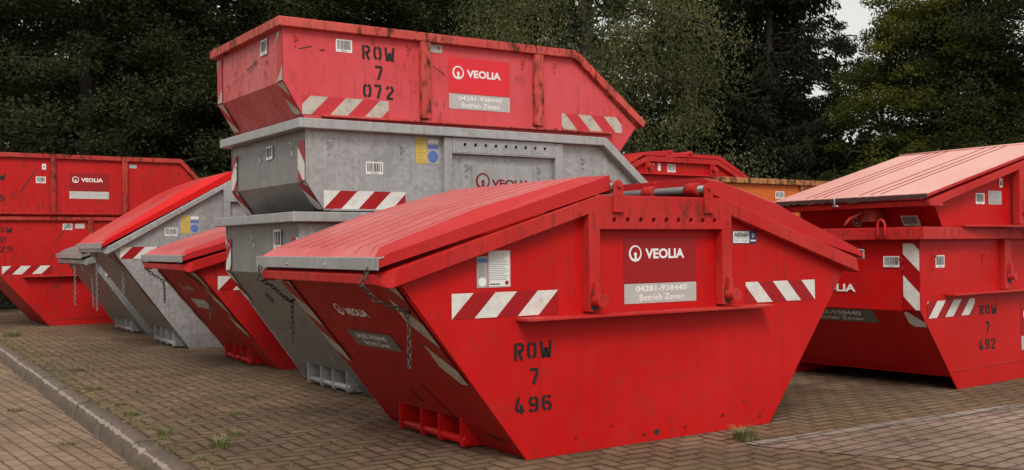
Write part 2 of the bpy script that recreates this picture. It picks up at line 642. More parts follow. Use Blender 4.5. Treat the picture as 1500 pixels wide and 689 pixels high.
def shell(sk, side, left, right, Wd, mat, floor=None, inset=.008, t=.012, endmat=None, cut=None):
    """side plates from the (x, z) outline, end plates from two polylines running top to bottom, and a floor"""
    bm = bmesh.new()
    prism(bm, side, 0, t)
    prism(bm, side, Wd-t, Wd)
    for pl, sg in ((left, 1), (right, -1)):
        for i in range(len(pl)-1):
            (xa, za), (xb, zb) = pl[i], pl[i+1]
            d = Vector((xb-xa, zb-za)).normalized()
            n = Vector((-d.y, d.x))*sg
            if n.x*sg < 0:
                n = -n
            q = [(xa+n.x*inset, za+n.y*inset), (xb+n.x*inset, zb+n.y*inset), (xb+n.x*(inset+.008), zb+n.y*(inset+.008)), (xa+n.x*(inset+.008), za+n.y*(inset+.008))]
            ya, yb = t+.0005+.0004*i, Wd-t-.0005-.0004*i
            nf = len(bm.faces)
            if sg == 1 and cut and zb < cut[2] < za:
                c0, c1, zc, ex = cut
                f = (za-zc)/(za-zb)
                xc = xa+(xb-xa)*f
                o1, o2 = Vector((n.x*inset, n.y*inset)), Vector((n.x*(inset+.008), n.y*(inset+.008)))
                prism(bm, [(xa+o1.x, za+o1.y), (xc+o1.x, zc+o1.y), (xc+o2.x, zc+o2.y), (xa+o2.x, za+o2.y)], ya, yb)
                for u0, u1 in ((ya, c0), (c1, yb)):
                    prism(bm, [(xc+o1.x, zc+o1.y-.0005), (xb+o1.x, zb+o1.y), (xb+o2.x, zb+o2.y), (xc+o2.x, zc+o2.y-.0005)], u0, u1)
                box(bm, ex+.155, ex+.163, c0, c1, .004, zc+.004)          # back and roof of the recess
                box(bm, xc+.012, ex+.1545, c0, c1, zc-.002, zc+.005)
            else:
                prism(bm, q, ya, yb)
            bm.faces.ensure_lookup_table()
            for f in bm.faces[nf:]:
                f.material_index = 1
    if floor:
        x0, x1, z = floor
        box(bm, x0, x1, t+.002, Wd-t-.002, z, z+.01)
    return sk.add('body', bm, [mat, endmat or mat], .003)


def hook(sk, fr, a, b, mat, h=.095):
    bm = bmesh.new()
    k = h/.095
    pts = [(-.018, .03), (-.012, .044), (.004, .047), (.014, .036), (.008, .02), (-.008, .004), (-.012, -.012), (.004, -.024), (.0, -.046), (-.012, -.05)]
    tube(bm, [fr.p(a+x*k, b+z*k, .012+.012*math.sin(i*.7)) for i, (x, z) in enumerate(pts)], .0045, 6)
    return sk.add('tarp_hook', bm, mat)


def chain(sk, pts, mat, pitch=.034, r=.0046, name='chain'):
    """interlocking links laid along a polyline"""
    P = [Vector(p) for p in pts]
    seg = [(P[i+1]-P[i]).length for i in range(len(P)-1)]
    tot = sum(seg)
    n = max(2, int(tot/pitch))
    bm = bmesh.new()
    rnd = random.Random(int(tot*1000))

    def pos(t):
        for i, L in enumerate(seg):
            if t <= L or i == len(seg)-1:
                return P[i].lerp(P[i+1], min(1, t/L)), (P[i+1]-P[i]).normalized()
            t -= L
    for i in range(n):
        c, d = pos((i+.5)*pitch)
        a = d.orthogonal().normalized()
        ang = (math.pi/2 if i % 2 else 0)+.5+rnd.uniform(-.25, .25)
        a = Matrix.Rotation(ang, 3, d) @ a
        hl, hw = pitch*.66, pitch*.30
        pp = []
        for k in range(10):
            t = 2*math.pi*k/10
            s_, c_ = math.sin(t), math.cos(t)
            pp.append(c+d*(hl*c_*(1 if abs(c_) < .7 else 1.0))+a*(hw*s_*1.1))
        tube(bm, pp, r, 5, closed=True)
    return sk.add(name, bm, mat)


def pocket(sk, ex, ez, slope, ys, mat, drop=.005, out=.0, rod=None):
    """tipping pocket low on the slanted end: upright fins from the plate out to x=ex with a round bar through them.
    slope: plate x at height z is x = x0 - z*k"""
    x0, k = slope
    e = bpy.data.objects.new('tipping_pocket', None)
    COL.objects.link(e)
    e.parent = sk.r
    for y in ys:
        bm = bmesh.new()
        prism(bm, [(ex, ez), (ex, drop+.012), (ex+.015, drop), (ex+.154, drop), (ex+.154, ez-.003)], y-.006, y+.006)
        sk.add('fin', bm, mat, .002, parent=e)
    bm = bmesh.new()
    y0, y1 = min(ys), max(ys)
    tube(bm, [(ex+.035, y0-.03, drop+.04), (ex+.035, (y0+y1)/2, drop+.04), (ex+.035, y1+.03, drop+.04)], .026, 14)
    sk.add('tipping_bar', bm, rod or mat, parent=e)
    return e


def trunnion(sk, x, z, mat, y=-.07, r=.034, L=.07):
    bm = bmesh.new()
    tube(bm, [(x, y+.02, z), (x, y-L, z)], r, 16)
    tube(bm, [(x, y-L, z), (x, y-L-.012, z)], r*1.25, 16)
    box(bm, x-.02, x+.02, y-.03, y+.005, z+.02, z+.11)
    o = sk.add('lifting_lug', bm, mat, .003)
    d = Dec(Fr((x, y, z), (1, 0, 0), (0, 0, 1), (0, -1, 0)))
    rnd = random.Random(int(x*100))
    d.poly([(-.036+rnd.uniform(0, .01), -.05), (.0, -.06), (.034-rnd.uniform(0, .02), -.05), (.03, .0), (.036, .03), (.02, .07+rnd.uniform(0, .03)), (.005, .05), (-.012, .1+rnd.uniform(0, .04)), (-.025, .06), (-.037, .02)], 'dark', 0)
    d.make('grease_stain', sk.r, sk.oz, base=.0015)
    return o


class Lidded:
    """covered skip: slanted ends, side frame with perforated ridge plate, two hinged lids"""
    def __init__(s, sk, Wd, L, wl, wz, rx0, rz, mats, OV=.07, lid_rise=((0, .05), (.07, .088), (.68, .131), (1.41, .118), (1.53, .09)),
                 lid_right=True, ledge=True, holes=True, lidm='red_lid', lidt='lid_top', barm='galv_bar', panel_z=1.31, ledge_z=.806, seam=True, skew=1.0, floor_z=.012, lid_gap=.03, cut=None):
        s.sk, s.Wd = sk, Wd
        body, rim, endm = M[mats[0]], M[mats[1]], M[mats[2]]
        mid = L/2
        mx = lambda x: 2*mid-x
        wr = mx(wl)
        rx1 = mx(rx0)
        bw = .105                               # depth of the side frame
        sl = (rz-wz-bw+.0)/(rx0-wl-.0)          # slope of the frame's top edge
        top = lambda x: wz+bw-.006+sl*(x-wl)
        # body
        side = [(0, 0), (L, 0), (wr, wz+.03), (rx1+.06, rz-.06), (rx0-.06, rz-.06), (wl, wz+.03)]
        k = -wl/wz
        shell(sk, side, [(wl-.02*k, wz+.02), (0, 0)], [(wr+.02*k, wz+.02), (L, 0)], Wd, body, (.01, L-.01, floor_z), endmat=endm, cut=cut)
        # coloured end plate is the body itself; frame on both sides
        for y0, y1, nm in ((-OV, 0, 'side_frame'), (Wd, Wd+OV, 'side_frame')):
            bm = bmesh.new()
            xo = wl-.028
            xe = mx(xo)
            zt = top(xo)
            hz, n = rz-.148, 9
            xa, xb = rx0+.105, rx1-.06
            hl = [(xa+(xb-xa)*i/(n-1), hz, .0150) for i in range(n)] if holes and y0 < 0 else []
            zi, zl_ = rz-.115, ledge_z+.02
            holed_plate(bm, [(xo-.03, zt-bw), (rx0-.09, zi), (rx0-.09, zl_), (rx0-.006, zl_), (rx0-.006, panel_z), (rx1+.006, panel_z), (rx1+.006, zl_), (rx1+.09, zl_), (rx1+.09, zi),
                             (xe+.03, zt-bw), (xe, zt), (rx1, rz), (rx0, rz), (xo, zt)], hl, y0, y1-.001 if y0 < 0 else y1)
            o = sk.add(nm, bm, rim, .005)
        # end rims with chamfered corners
        for sg in (0, 1):
            X = (lambda x: x) if sg == 0 else mx
            xo = wl-.028
            zt = top(xo)
            bm = bmesh.new()
            pr = [(X(wl-.012), wz), (X(wl-.122), wz+.003), (X(wl-.127), wz+.055), (X(wl-.01), wz+.10)]
            prism(bm, pr, .035, Wd-.035)
            for ys in (-OV, Wd+OV):
                yi = .034 if ys < 0 else Wd-.034
                ym = 0 if ys < 0 else Wd
                hull(bm, [(x, yi, z) for x, z in pr]+[(X(xo-.03), ys, zt-bw), (X(xo-.002), ys, zt-.001), (X(xo-.05), ys*1+(.02 if ys < 0 else -.02), zt-bw), (X(xo+.0), ym, zt-bw), (X(xo+.01), ym, zt)])
            sk.add('end_rim', bm, rim, .005)
        # stacking ledge
        if ledge:
            for y0, y1 in ((-.12, -.001), (Wd+.001, Wd+.12)):
                bm = bmesh.new()
                box(bm, -.066, L-.075, y0, y1, ledge_z-.012, ledge_z+.006)
                sk.add('stacking_ledge', bm, rim, .004)
        # lids
        low = lambda x: top(x)+lid_gap-.018*min(1, max(0, (x-wl)/1.3))
        xs = wl-.127
        for sg in ((0, 1) if lid_right else (0,)):
            X = (lambda x: x) if sg == 0 else mx
            bm = bmesh.new()
            ya, yb = -.05, Wd+.05
            chm = .13
            ng = 9
            rings = []
            lr = lid_rise if sg == 0 else ((0, .035), (.07, .06), (.66, .15), (.86, .165), (1.41, .125), (1.53, .10))
            for i, (dx, rise) in enumerate(lr):
                x = xs+dx
                zl = low(x)
                zm = zl+(min(.058+.02*dx, rise+.0) if sg == 0 else rise*.82)
                zt_ = zl+rise
                ch = (chm if sg == 0 else .06)*(0.45+.55*min(1, dx/.07))
                row = [(ya, zl), (ya, zm), (ya+ch, zt_)]
                y0, y1 = ya+ch, yb-ch
                gd = 0 if i == 0 else .011
                for g in range(ng):
                    yc = y0+(y1-y0)*(g+.35)/(ng-.3)
                    row += [(yc-.009, zt_), (yc-.006, zt_-gd), (yc+.006, zt_-gd), (yc+.009, zt_)]
                row += [(yb-ch, zt_), (yb, zm), (yb, zl)]
                rings.append([bm.verts.new((X(x), y, z)) for y, z in row])
            for i in range(len(rings)-1):
                A, B = rings[i], rings[i+1]
                for j in range(len(A)-1):
                    f = bm.faces.new((A[j], A[j+1], B[j+1], B[j]))
                    if 2 <= j <= len(A)-4:
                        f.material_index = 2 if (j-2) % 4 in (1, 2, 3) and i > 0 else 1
                bm.faces.new((A[-1], A[0], B[0], B[-1]))
            bm.faces.new(rings[0])
            bm.faces.new(rings[-1][::-1])
            bmesh.ops.recalc_face_normals(bm, faces=bm.faces[:])
            if sg == 1:                         # the far lid is battered
                for v in bm.verts:
                    q = (v.co.x-X(xs+.74))/.14
                    if v.co.y < .35:
                        v.co.z -= .04*math.exp(-q*q)*(1-.4*abs(v.co.y)/.35)
                        v.co.y += .02*math.exp(-q*q)
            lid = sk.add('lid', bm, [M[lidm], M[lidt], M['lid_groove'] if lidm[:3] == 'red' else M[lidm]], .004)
            # galvanised edge bar
            bm = bmesh.new()
            zb = low(xs)
            prism(bm, [(X(xs-.010), zb-.012), (X(xs-.002), zb-.012), (X(xs-.002), zb+.045), (X(xs+.03), zb+.052), (X(xs+.03), zb+.060), (X(xs-.010), zb+.054)], ya-.005, yb+.005)
            for yy in (.62, 1.2):
                tube(bm, [(X(xs-.008), yy, zb+.012), (X(xs-.018), yy, zb+.012)], .009, 8)
            sk.add('edge_bar', bm, M[barm], .002, parent=lid)
        s.xs, s.zb = xs, low(xs)
        # hinges and shafts
        xh, zh = rx0+.125, rz+.055
        for X, nm in ((lambda x: x, 0), (mx, 1)):
            bm = bmesh.new()
            x = X(xh)
            tube(bm, [(x, -.055, zh), (x, .4, zh), (x, Wd+.055, zh)], .026, 14)
            shaft = sk.add('hinge_shaft', bm, M['galv_tube'])
            for ys in (.0, .42, Wd-.5, Wd-.09):
                bm = bmesh.new()
                tube(bm, [(x, ys, zh), (x, ys+.05, zh), (x, ys+.11, zh)], .044, 16)
                sk.add('shaft_collar', bm, rim, .004, parent=shaft)
            for y0 in (-OV-.016, Wd+OV+.002):
                bm = bmesh.new()
                w = .037
                pts = [(x-w, zh-.15), (x+w, zh-.15), (x+w, zh+.0)]+[(x+w*math.cos(t), zh+w*math.sin(t)) for t in np.linspace(.2, math.pi-.2, 7)]+[(x-w, zh)]
                prism(bm, pts, y0, y0+.014)
                box(bm, x-w-.004, x+w+.004, y0-.006, y0+.012, zh-.157, zh-.147)
                tube(bm, [(x, y0+.002, zh), (x, y0-.014, zh)], .014, 6)
                tube(bm, [(x-.004, y0+.002, zh-.055), (x-.004, y0-.006, zh-.055)], .008, 6)
                sk.add('hinge_plate', bm, rim, .003)
        for xx in (rx0-.05, rx1+.05):
            trunnion(sk, xx, ledge_z+.085, rim, y=-OV+.0)
        s.top, s.low, s.rx0, s.rx1, s.rz, s.wl, s.wr, s.wz, s.L, s.k = top, low, rx0, rx1, rz, wl, wr, wz, L, k


class Open:
    """open skip: upright upper ends bent in towards the floor, tube rim round the top, posts on the sides"""
    def __init__(s, sk, Wd, side, left, right, rim_z, rim_h, bend, tip, mats, OV=.08, posts=(), post_z=(0, 1), floor=None, nest=None, ledge=None, post_y=-.05, rim_left=None, xl=0.0, cut=None):
        s.sk = sk
        body, rim = M[mats[0]], M[mats[1]]
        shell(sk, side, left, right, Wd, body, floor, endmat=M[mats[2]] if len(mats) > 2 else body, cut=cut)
        if nest:                                # narrower lower trough that sits inside the skip underneath
            poly, inset, fl = nest
            bm = bmesh.new()
            prism(bm, poly, inset, Wd-inset)
            sk.add('lower_trough', bm, body)
        bm = bmesh.new()
        bx, (tx, tz) = bend, tip
        d = Vector((tx-bx, tz-rim_z)).normalized()
        n = Vector((d.y, -d.x))
        if n.y > 0:
            n = -n
        # mitred lower edge of the bend
        lowm = (bx-rim_h*math.tan(.5*math.atan2(-d.y, d.x)), rim_z-rim_h)
        tl = (tx+n.x*rim_h*.6-.012, tz+n.y*rim_h*.95)
        for y0, y1 in ((-OV, .013), (Wd-.013, Wd+OV)):
            prism(bm, [(xl-OV, rim_z-rim_h), lowm, (bx, rim_z), (xl-OV, rim_z)], y0, y1)
            prism(bm, [lowm, tl, (tx, tz), (bx, rim_z)], y0+.0005, y1-.0005)
        box(bm, xl-OV, xl+.013, .0135, Wd-.0135, rim_z-rim_h+.0004, rim_z-.0004)
        prism(bm, [(tx-.07, tz+.02), (tl[0]-.02, tl[1]+.02), tl, (tx, tz)], .0135, Wd-.0135)
        sk.add('rim', bm, rim, .006)
        for (xa, xb) in posts:
            for y0, y1 in ((post_y, 0), (Wd, Wd-post_y)):
                bm = bmesh.new()
                box(bm, xa, xb, y0, y1, post_z[0], post_z[1])
                sk.add('post', bm, rim, .005)
        if ledge:
            xa, xb, z, out = ledge
            for y0, y1 in ((-out, -.001), (Wd+.001, Wd+out)):
                bm = bmesh.new()
                box(bm, xa, xb, y0, y1, z-.012, z+.006)
                sk.add('stacking_ledge', bm, rim, .004)


# ================================================================== GROUND
def sheet(name, pts, z, mat, kind='structure', label=None):
    bm = bmesh.new()
    bm.faces.new([bm.verts.new((x, y, z)) for x, y in pts])
    bm.normal_update()
    for f in bm.faces:
        if f.normal.z < 0:
            f.normal_flip()
    o = link(name, bm, mat)
    o['kind'] = kind
    return o


def paving(name, cols, joint, w=.1, herring=True, rot=0.0, moss=.5, length=.2, dirt=.5, jw=.06):
    k = N(name)
    mp = k.n('ShaderNodeMapping')
    mp.inputs['Rotation'].default_value = (0, 0, rot)
    wob = k.n('ShaderNodeTexNoise')
    wob.inputs['Scale'].default_value = 5
    k.l(k.tc.outputs['Object'], wob.inputs['Vector'])
    wv = k.n('ShaderNodeVectorMath', operation='SCALE')
    k.l(wob.outputs['Color'], wv.inputs[0])
    wv.inputs['Scale'].default_value = .018
    wa = k.n('ShaderNodeVectorMath', operation='ADD')
    k.l(k.tc.outputs['Object'], wa.inputs[0])
    k.l(wv.outputs[0], wa.inputs[1])
    k.l(wa.outputs[0], mp.inputs[0])
    sx = k.n('ShaderNodeSeparateXYZ')
    k.l(mp.outputs[0], sx.inputs[0])
    Mt = k.math
    if herring:
        u, v = Mt('DIVIDE', sx.outputs[0], w), Mt('DIVIDE', sx.outputs[1], w)
        i, j = Mt('FLOOR', u), Mt('FLOOR', v)
        fu, fv = Mt('SUBTRACT', u, i), Mt('SUBTRACT', v, j)
        m_ = Mt('FLOORED_MODULO', Mt('ADD', Mt('SUBTRACT', i, j), .25), 4)
        m_ = Mt('FLOOR', m_)
        is_ = [Mt('COMPARE', m_, c) for c in range(4)]
        for x in is_:
            x.node.inputs[2].default_value = .1
        far = [Mt('MULTIPLY', x, 9) for x in is_]
        d = Mt('MINIMUM', Mt('MINIMUM', Mt('ADD', fu, far[1]), Mt('ADD', Mt('SUBTRACT', 1, fu), far[0])),
               Mt('MINIMUM', Mt('ADD', fv, far[2]), Mt('ADD', Mt('SUBTRACT', 1, fv), far[3])))
        bi, bj = Mt('SUBTRACT', i, is_[1]), Mt('SUBTRACT', j, is_[2])
    else:
        v = Mt('DIVIDE', sx.outputs[1], w)
        j = Mt('FLOOR', v)
        fv = Mt('SUBTRACT', v, j)
        u = Mt('ADD', Mt('DIVIDE', sx.outputs[0], length), Mt('MULTIPLY', Mt('FLOORED_MODULO', j, 2), .5))
        i = Mt('FLOOR', u)
        fu = Mt('SUBTRACT', u, i)
        r = length/w
        d = Mt('MINIMUM', Mt('MULTIPLY', Mt('MINIMUM', fu, Mt('SUBTRACT', 1, fu)), r), Mt('MINIMUM', fv, Mt('SUBTRACT', 1, fv)))
        bi, bj = i, j
    cb = k.n('ShaderNodeCombineXYZ')
    k.l(bi, cb.inputs[0])
    k.l(bj, cb.inputs[1])
    wn = k.n('ShaderNodeTexWhiteNoise', noise_dimensions='3D')
    k.l(cb.outputs[0], wn.inputs['Vector'])
    rnd = wn.outputs['Value']
    obj = k.tc.outputs['Object']
    edge = Mt('ADD', d, k.ramp(k.noise(34, 6, .75), .3, .7, -.06, .06))
    jm = k.math('MAXIMUM', k.ramp(edge, jw*.35, jw*1.5), k.ramp(k.noise(3.3, 7, .75, w=12), .44, .60, 0, .85))
    c = k.mix(rnd, cols[0], cols[1])
    c = k.mix(k.ramp(k.noise(.55, 5, .6), .35, .7, 0, .85), c, cols[2])
    c = k.mix(k.ramp(k.noise(55, 6, .8), .4, .75, 0, .5), c, tuple(x*.5 for x in cols[0]))
    c = k.mix(k.ramp(k.noise(2.2, 8, .72, w=5), .45, .66, 0, dirt), c, (.055, .04, .027))
    c = k.mix(k.ramp(k.noise(.42, 6, .68, w=15), .44, .60, 0, .85*dirt), c, (.085, .058, .036))
    c = k.mix(k.ramp(k.noise(24, 5, .7, w=7), .62, .76, 0, .55), c, (.36, .31, .26))
    ms = k.ramp(k.noise(1.5, 6, .7, w=9), .46, .64, 0, moss)
    jc = k.mix(ms, joint, (.055, .062, .02))
    c = k.mix(k.math('MULTIPLY', ms, k.ramp(k.noise(13, 7, .75, w=2), .44, .62, 0, .75)), c, (.105, .098, .036))
    c = k.mix(jm, jc, c)
    k.col(c)
    k.rough(.85)
    k.b.inputs['Specular IOR Level'].default_value = .25
    h = k.math('ADD', k.math('ADD', k.math('MULTIPLY', k.ramp(edge, 0, jw*2.6), 1.0), k.math('MULTIPLY', rnd, .5)), k.math('MULTIPLY', k.noise(45, 6, .75), .55))
    k.bump(h, 1.0, .011)
    return k.m


M['yard'] = paving('yard_brick_paving', ((.185, .103, .064), (.32, .205, .137), (.23, .155, .085)), (.030, .020, .011), moss=.8, dirt=.55, rot=.02, jw=.085)
M['drive'] = paving('drive_brick_paving', ((.31, .208, .155), (.40, .288, .225), (.27, .195, .14)), (.05, .037, .028), herring=False, moss=.3, dirt=.45, rot=-.06, jw=.06)
M['road'] = paving('road_brick_paving', ((.33, .205, .135), (.41, .27, .185), (.31, .215, .14)), (.15, .098, .066), herring=False, w=.1, length=.2, moss=.3, dirt=.45, rot=1.50, jw=.045)
M['line'] = paving('pale_brick_line', ((.33, .27, .22), (.42, .35, .29), (.28, .23, .18)), (.06, .045, .035), herring=False, w=.11, length=.21, moss=.2, dirt=.3, rot=-.05)

k = N('forest_soil')
k.col(k.mix(k.ramp(k.noise(1.2, 8, .7), .4, .65), (.035, .028, .018), (.05, .06, .022)))
k.rough(.95)
k.bump(k.noise(6, 8, .7), 1, .06)
M['soil'] = k.m
k = N('kerb_concrete')
c = k.mix(k.ramp(k.noise(3.5, 7, .7), .35, .68), (.155, .108, .076), (.085, .060, .043))
c = k.mix(k.ramp(k.noise(45, 6, .8), .5, .75, 0, .6), c, (.32, .28, .24))
c = k.mix(k.ramp(k.noise(9, 7, .75, w=4), .52, .70, 0, .75), c, (.05, .040, .03))
k.col(c)
k.rough(.9)
k.bump(k.noise(38, 8, .75), .9, .008)
M['kerb'] = k.m

sheet('ground', [(-400, -400), (400, -400), (400, 400), (-400, 400)], -.17, M['soil'])
kx = lambda y: -1.645+.0194*y               # back edge of the kerb
sheet('road', [(-16, -8), (-1.70+.02*-8, -8), (-1.70+.02*19, 19), (-16, 19)], -.12, M['road'])
sheet('yard', [(kx(-8), -8), (22, -8), (22, 19), (kx(19), 19)], 0.0, M['yard'])
ln = lambda x: -.40-.055*(x-1.4)
sheet('drive', [(1.33, ln(1.33)-.1), (2.6, -3), (3.4, -8), (22, -8), (22, ln(22)-.1)][::-1], .004, M['drive'])
sheet('paved_line', [(1.33, ln(1.33)-.105), (12, ln(12)-.105), (12, ln(12)+.0), (1.33, ln(1.33))], .008, M['line'])
sheet('forest_floor', [(-60, 19.02), (60, 19.02), (60, 120), (-60, 120)], -.02, M['soil'])
sheet('forest_floor', [(22.02, -8), (60, -8), (60, 19.0), (22.02, 19.0)], -.02, M['soil'])

# kerb stones with worn, slightly uneven edges
bm = bmesh.new()
y = -6.0
rk = random.Random(3)
while y < 18.5:
    L = .98
    n = 34
    jx, jz = rk.uniform(-.006, .006), rk.uniform(-.006, .004)
    rows = []
    r1 = r2 = 0.0
    for i in range(n+1):
        t = y+.012+(L-.024)*i/n
        b = kx(t)+jx
        r1 = r1*.8+rk.uniform(-.0022, .0022)
        r2 = r2*.8+rk.uniform(-.0028, .0024)
        ch = .006+.012*abs(math.sin(t*7.1)+.6*math.sin(t*17.3+2))*rk.random()
        if rk.random() < .12:
            ch += rk.uniform(.008, .022)
        rows.append([bm.verts.new(p) for p in ((b, t, -.16), (b, t, .006+jz+r1*.3), (b-.008, t, .014+jz+r1*.3), (b-.06, t, .013+jz+r2*.35), (b-.108+ch, t, .010+jz+r2*.3), (b-.112-ch*.15, t, .006-ch*.9), (b-.128+r2*.2, t, -.065), (b-.140, t, -.16))])
    for i in range(n):
        for j in range(7):
            f = bm.faces.new((rows[i][j], rows[i][j+1], rows[i+1][j+1], rows[i+1][j]))
            f.smooth = j in (2, 3, 5, 6)
            if j == 4:                          # freshly broken arris
                f.material_index = 1
    bm.faces.new(rows[0])
    bm.faces.new(rows[-1][::-1])
    y += L
bmesh.ops.recalc_face_normals(bm, faces=bm.faces[:])
M['kerb_chip'] = plain('chipped_kerb_concrete', (.30, .25, .20), .9, dirt=.85, dscale=13)
o = link('kerb', bm, [M['kerb'], M['kerb_chip']])
o['kind'] = 'structure'

# ================================================================== SKIPS
# ---- front covered red skip
A = Skip(0, 0, 0, 0, 'large red covered skip in the foreground, stencilled ROW 7 496 on its long side')
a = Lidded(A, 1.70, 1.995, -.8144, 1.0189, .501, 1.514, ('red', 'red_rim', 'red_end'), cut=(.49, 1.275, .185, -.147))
fr = A.front
stripes(fr, -.484, .8214, .2331, .9609, 1, A.r, 0, phase=0)
stripes(fr, 1.776, .8214, 2.464, .9609, -1, A.r, 0, phase=0)
company_sign(fr, .73, 1.257, .597, .275, .122, A.r, 0)
d = Dec(fr)
stencil(d, 'ROW', -.08, .572, .098, .262, seed=1, t=.19)
stencil(d, '7', .022, .425, .092, .068, seed=2, t=.19)
stencil(d, '496', -.08, .267, .095, .258, seed=3, t=.19)
d.make('stencilled_number', A.r)
d = Dec(fr)
d.rect(-.322, .988, -.252, 1.162, 'tag_grey', 0)
d.rect(-.318, 1.128, -.256, 1.15, 'blue', 1)
for i in range(6):
    d.rect(-.314, 1.10-i*.011, -.262-(.012 if i % 2 else 0), 1.104-i*.011, 'ink_grey', 1)
d.disc(-.287, 1.02, .026, 'plate_text', 1)
d.make('type_plate', A.r)
d = Dec(fr)
d.rect(-.246, .988, -.1, 1.193, 'label', 0)
for i, (xa, za, xb, zb) in enumerate(((-.243, .991, -.241, 1.19), (-.105, .991, -.103, 1.19), (-.243, 1.188, -.103, 1.19), (-.243, .991, -.103, .993))):
    d.rect(xa, za, xb, zb, 'stripe_red', 1)
for i in range(15):
    d.rect(-.236, 1.176-i*.0105, -.112-(.03 if i % 4 == 3 else .008*(i % 3)), 1.179-i*.0105, 'ink_grey', 1)
d.rect(-.236, 1.003, -.17, 1.009, 'ink', 1)
d.disc(-.125, 1.012, .012, 'stripe_red', 1)
d.make('notice', A.r)
d = Dec(fr)
d.rect(1.660, 1.217, 1.886, 1.304, 'navy', 0)
d.rect(1.664, 1.222, 1.815, 1.299, 'label', 1)
text(d, 'AlliStahl', 1.672, 1.262, 1.806, 1.292, 'ink', 2, .02)
d.rect(1.67, 1.252, 1.806, 1.256, 'ink_grey', 2)
text(d, '0451 674801', 1.676, 1.23, 1.8, 1.244, 'ink_grey', 2)
text(d, 'D', 1.84, 1.258, 1.864, 1.284, 'label', 2, .02)
d.rect(1.826, 1.232, 1.878, 1.243, 'label', 2)
d.make('maker_label', A.r)
d = Dec(fr)
rs = random.Random(12)
for cx, cz, r in ((.98, .055, .030), (.88, .05, .018), (1.55, .10, .02), (1.22, .06, .016), (1.75, .17, .014), (.62, .13, .012), (.35, .09, .014), (1.9, .06, .016)):
    d.poly([(cx+r*rs.uniform(.5, 1.1)*math.cos(t), cz+r*rs.uniform(.35, .9)*math.sin(t)) for t in np.linspace(0, 5.6, 9)], 'dark' if r > .025 else 'scuff', 0)
d.make('scuff_marks', A.r)
E0 = A.end(0, 0, -.8144, 1.0189)
# lettering on the slanted end (u = -y, so 0 is the near corner)
d = Dec(E0)
emblem(d, -1.078, 1.068, .047, 'sign_white', 0)
text(d, 'VEOLIA', -1.0, 1.025, -.69, 1.085, 'sign_white', 0, .022)
d.make('company_lettering', A.r, base=-.004)
d = Dec(E0)
for pts in (((-.72, .48), (-.70, .49), (-.52, .16), (-.56, .17), (-.60, .27)), ((-.95, .40), (-.93, .41), (-.86, .30), (-.89, .30)), ((-.30, .13), (-.29, .15), (-.10, .12), (-.12, .10))):
    d.poly(pts, 'scuff', 0)
d.make('scuff_marks', A.r, base=-.005)
d = Dec(E0)
d.rect(-1.21, .757, -.60, .892, 'plate_dark', 0)
text(d, '04281-938440', -1.12, .83, -.70, .87, 'plate_text', 1, .012)
text(d, 'Betrieb Zeven', -1.07, .777, -.72, .815, 'plate_text', 1, .008)
d.make('telephone_plate', A.r, base=-.004)
stripes(E0, -.215, .58, -.03, 1.285, -1, A.r, 0, white='white_old', wide=.17, phase=.2)
stripes(E0, -1.69, .58, -1.55, 1.285, -1, A.r, 0, white='white_old', wide=.17, phase=.1)
pocket(A, -.147, .185, (0, .8144/1.0189), (.49, .755, .985, 1.275), M['red'], .012)
xb, zb = a.xs-.006, a.zb
chain(A, [(xb, .06, zb+.0), (-.985, .07, 1.03), (-.90, .085, .94), (-.80, .09, .90), (-.725, .08, .875), (-.705, .076, .83), (-.705, .074, .56)], M['chain'], .034, .0042)
chain(A, [(xb, 1.68, zb+.0), (-.96, 1.69, 1.02), (-.86, 1.72, .97), (-.75, 1.76, .885), (-.70, 1.76, .85), (-.70, 1.757, .72), (-.70, 1.757, .575)], M['chain'], .034, .0042)
bm = bmesh.new()
box(bm, -.0, .012, 0, .004, 0, .0)if False else None
for yy in (.08, 1.76):
    tube(bm, [(-.68, yy, .87), (-.725, yy, .862), (-.74, yy, .885)], .008, 8)
A.add('chain_hook', bm, M['dark'])

# ---- grey open skip at the bottom of the stack
YB, AB = 2.4957, .0067
B1 = Skip(-.3523, YB, AB, 0, 'grey galvanised open skip on the paving, bottom of the tall stack')
lft = [(0, 1.42), (0, 1.017), (.744, 0)]
sideB = [(.744, 0), (2.72, 0), (3.45, .93), (3.50, .86+.13), (2.86, 1.45), (0, 1.45), (0, 1.017)]
sideB = [(.744, 0), (2.72, 0), (3.47, .98), (2.83, 1.45), (0, 1.45), (0, 1.017)]
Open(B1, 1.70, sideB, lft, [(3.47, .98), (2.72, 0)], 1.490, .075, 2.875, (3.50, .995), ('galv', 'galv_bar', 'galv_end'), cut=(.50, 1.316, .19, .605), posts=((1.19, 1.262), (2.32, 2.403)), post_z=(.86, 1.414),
     floor=(.76, 2.70, .012), ledge=(.35, 2.95, .80, .1))
EV = Fr((0, 0, 0), (0, -1, 0), (0, 0, 1), (-1, 0, 0))
hook(B1, EV, -.98, 1.27, M['galv_bar'])
hook(B1, EV, -1.625, 1.28, M['galv_bar'])
barcode(EV, -.53, 1.21, .165, .155, B1.r, 0, 5)
E1 = B1.end(.744, 0, 0, 1.017)
stripes(EV, -1.69, 1.03, -1.555, 1.30, 1, B1.r, 0, wide=.15, phase=.3)
stripes(EV, -.145, 1.03, -.01, 1.30, -1, B1.r, 0, wide=.15, phase=.3)
stripes(E1, -1.69, .92, -1.60, 1.25, -1, B1.r, 0, white='white', wide=.12, phase=.2)
stripes(E1, -.13, .92, -.02, 1.25, -1, B1.r, 0, white='white', wide=.12, phase=.2)
pocket(B1, .605, .19, (.744, .744/1.017), (.50, .785, 1.03, 1.316), M['galv_bar'], .012)
d = Dec(B1.end(.744, 0, 0, 1.017))
d.ring(-1.08, .98, .05, .036, 'black', 0, seg=20)
d.rect(-1.05, .96, -1.03, 1.0, 'black', 1)
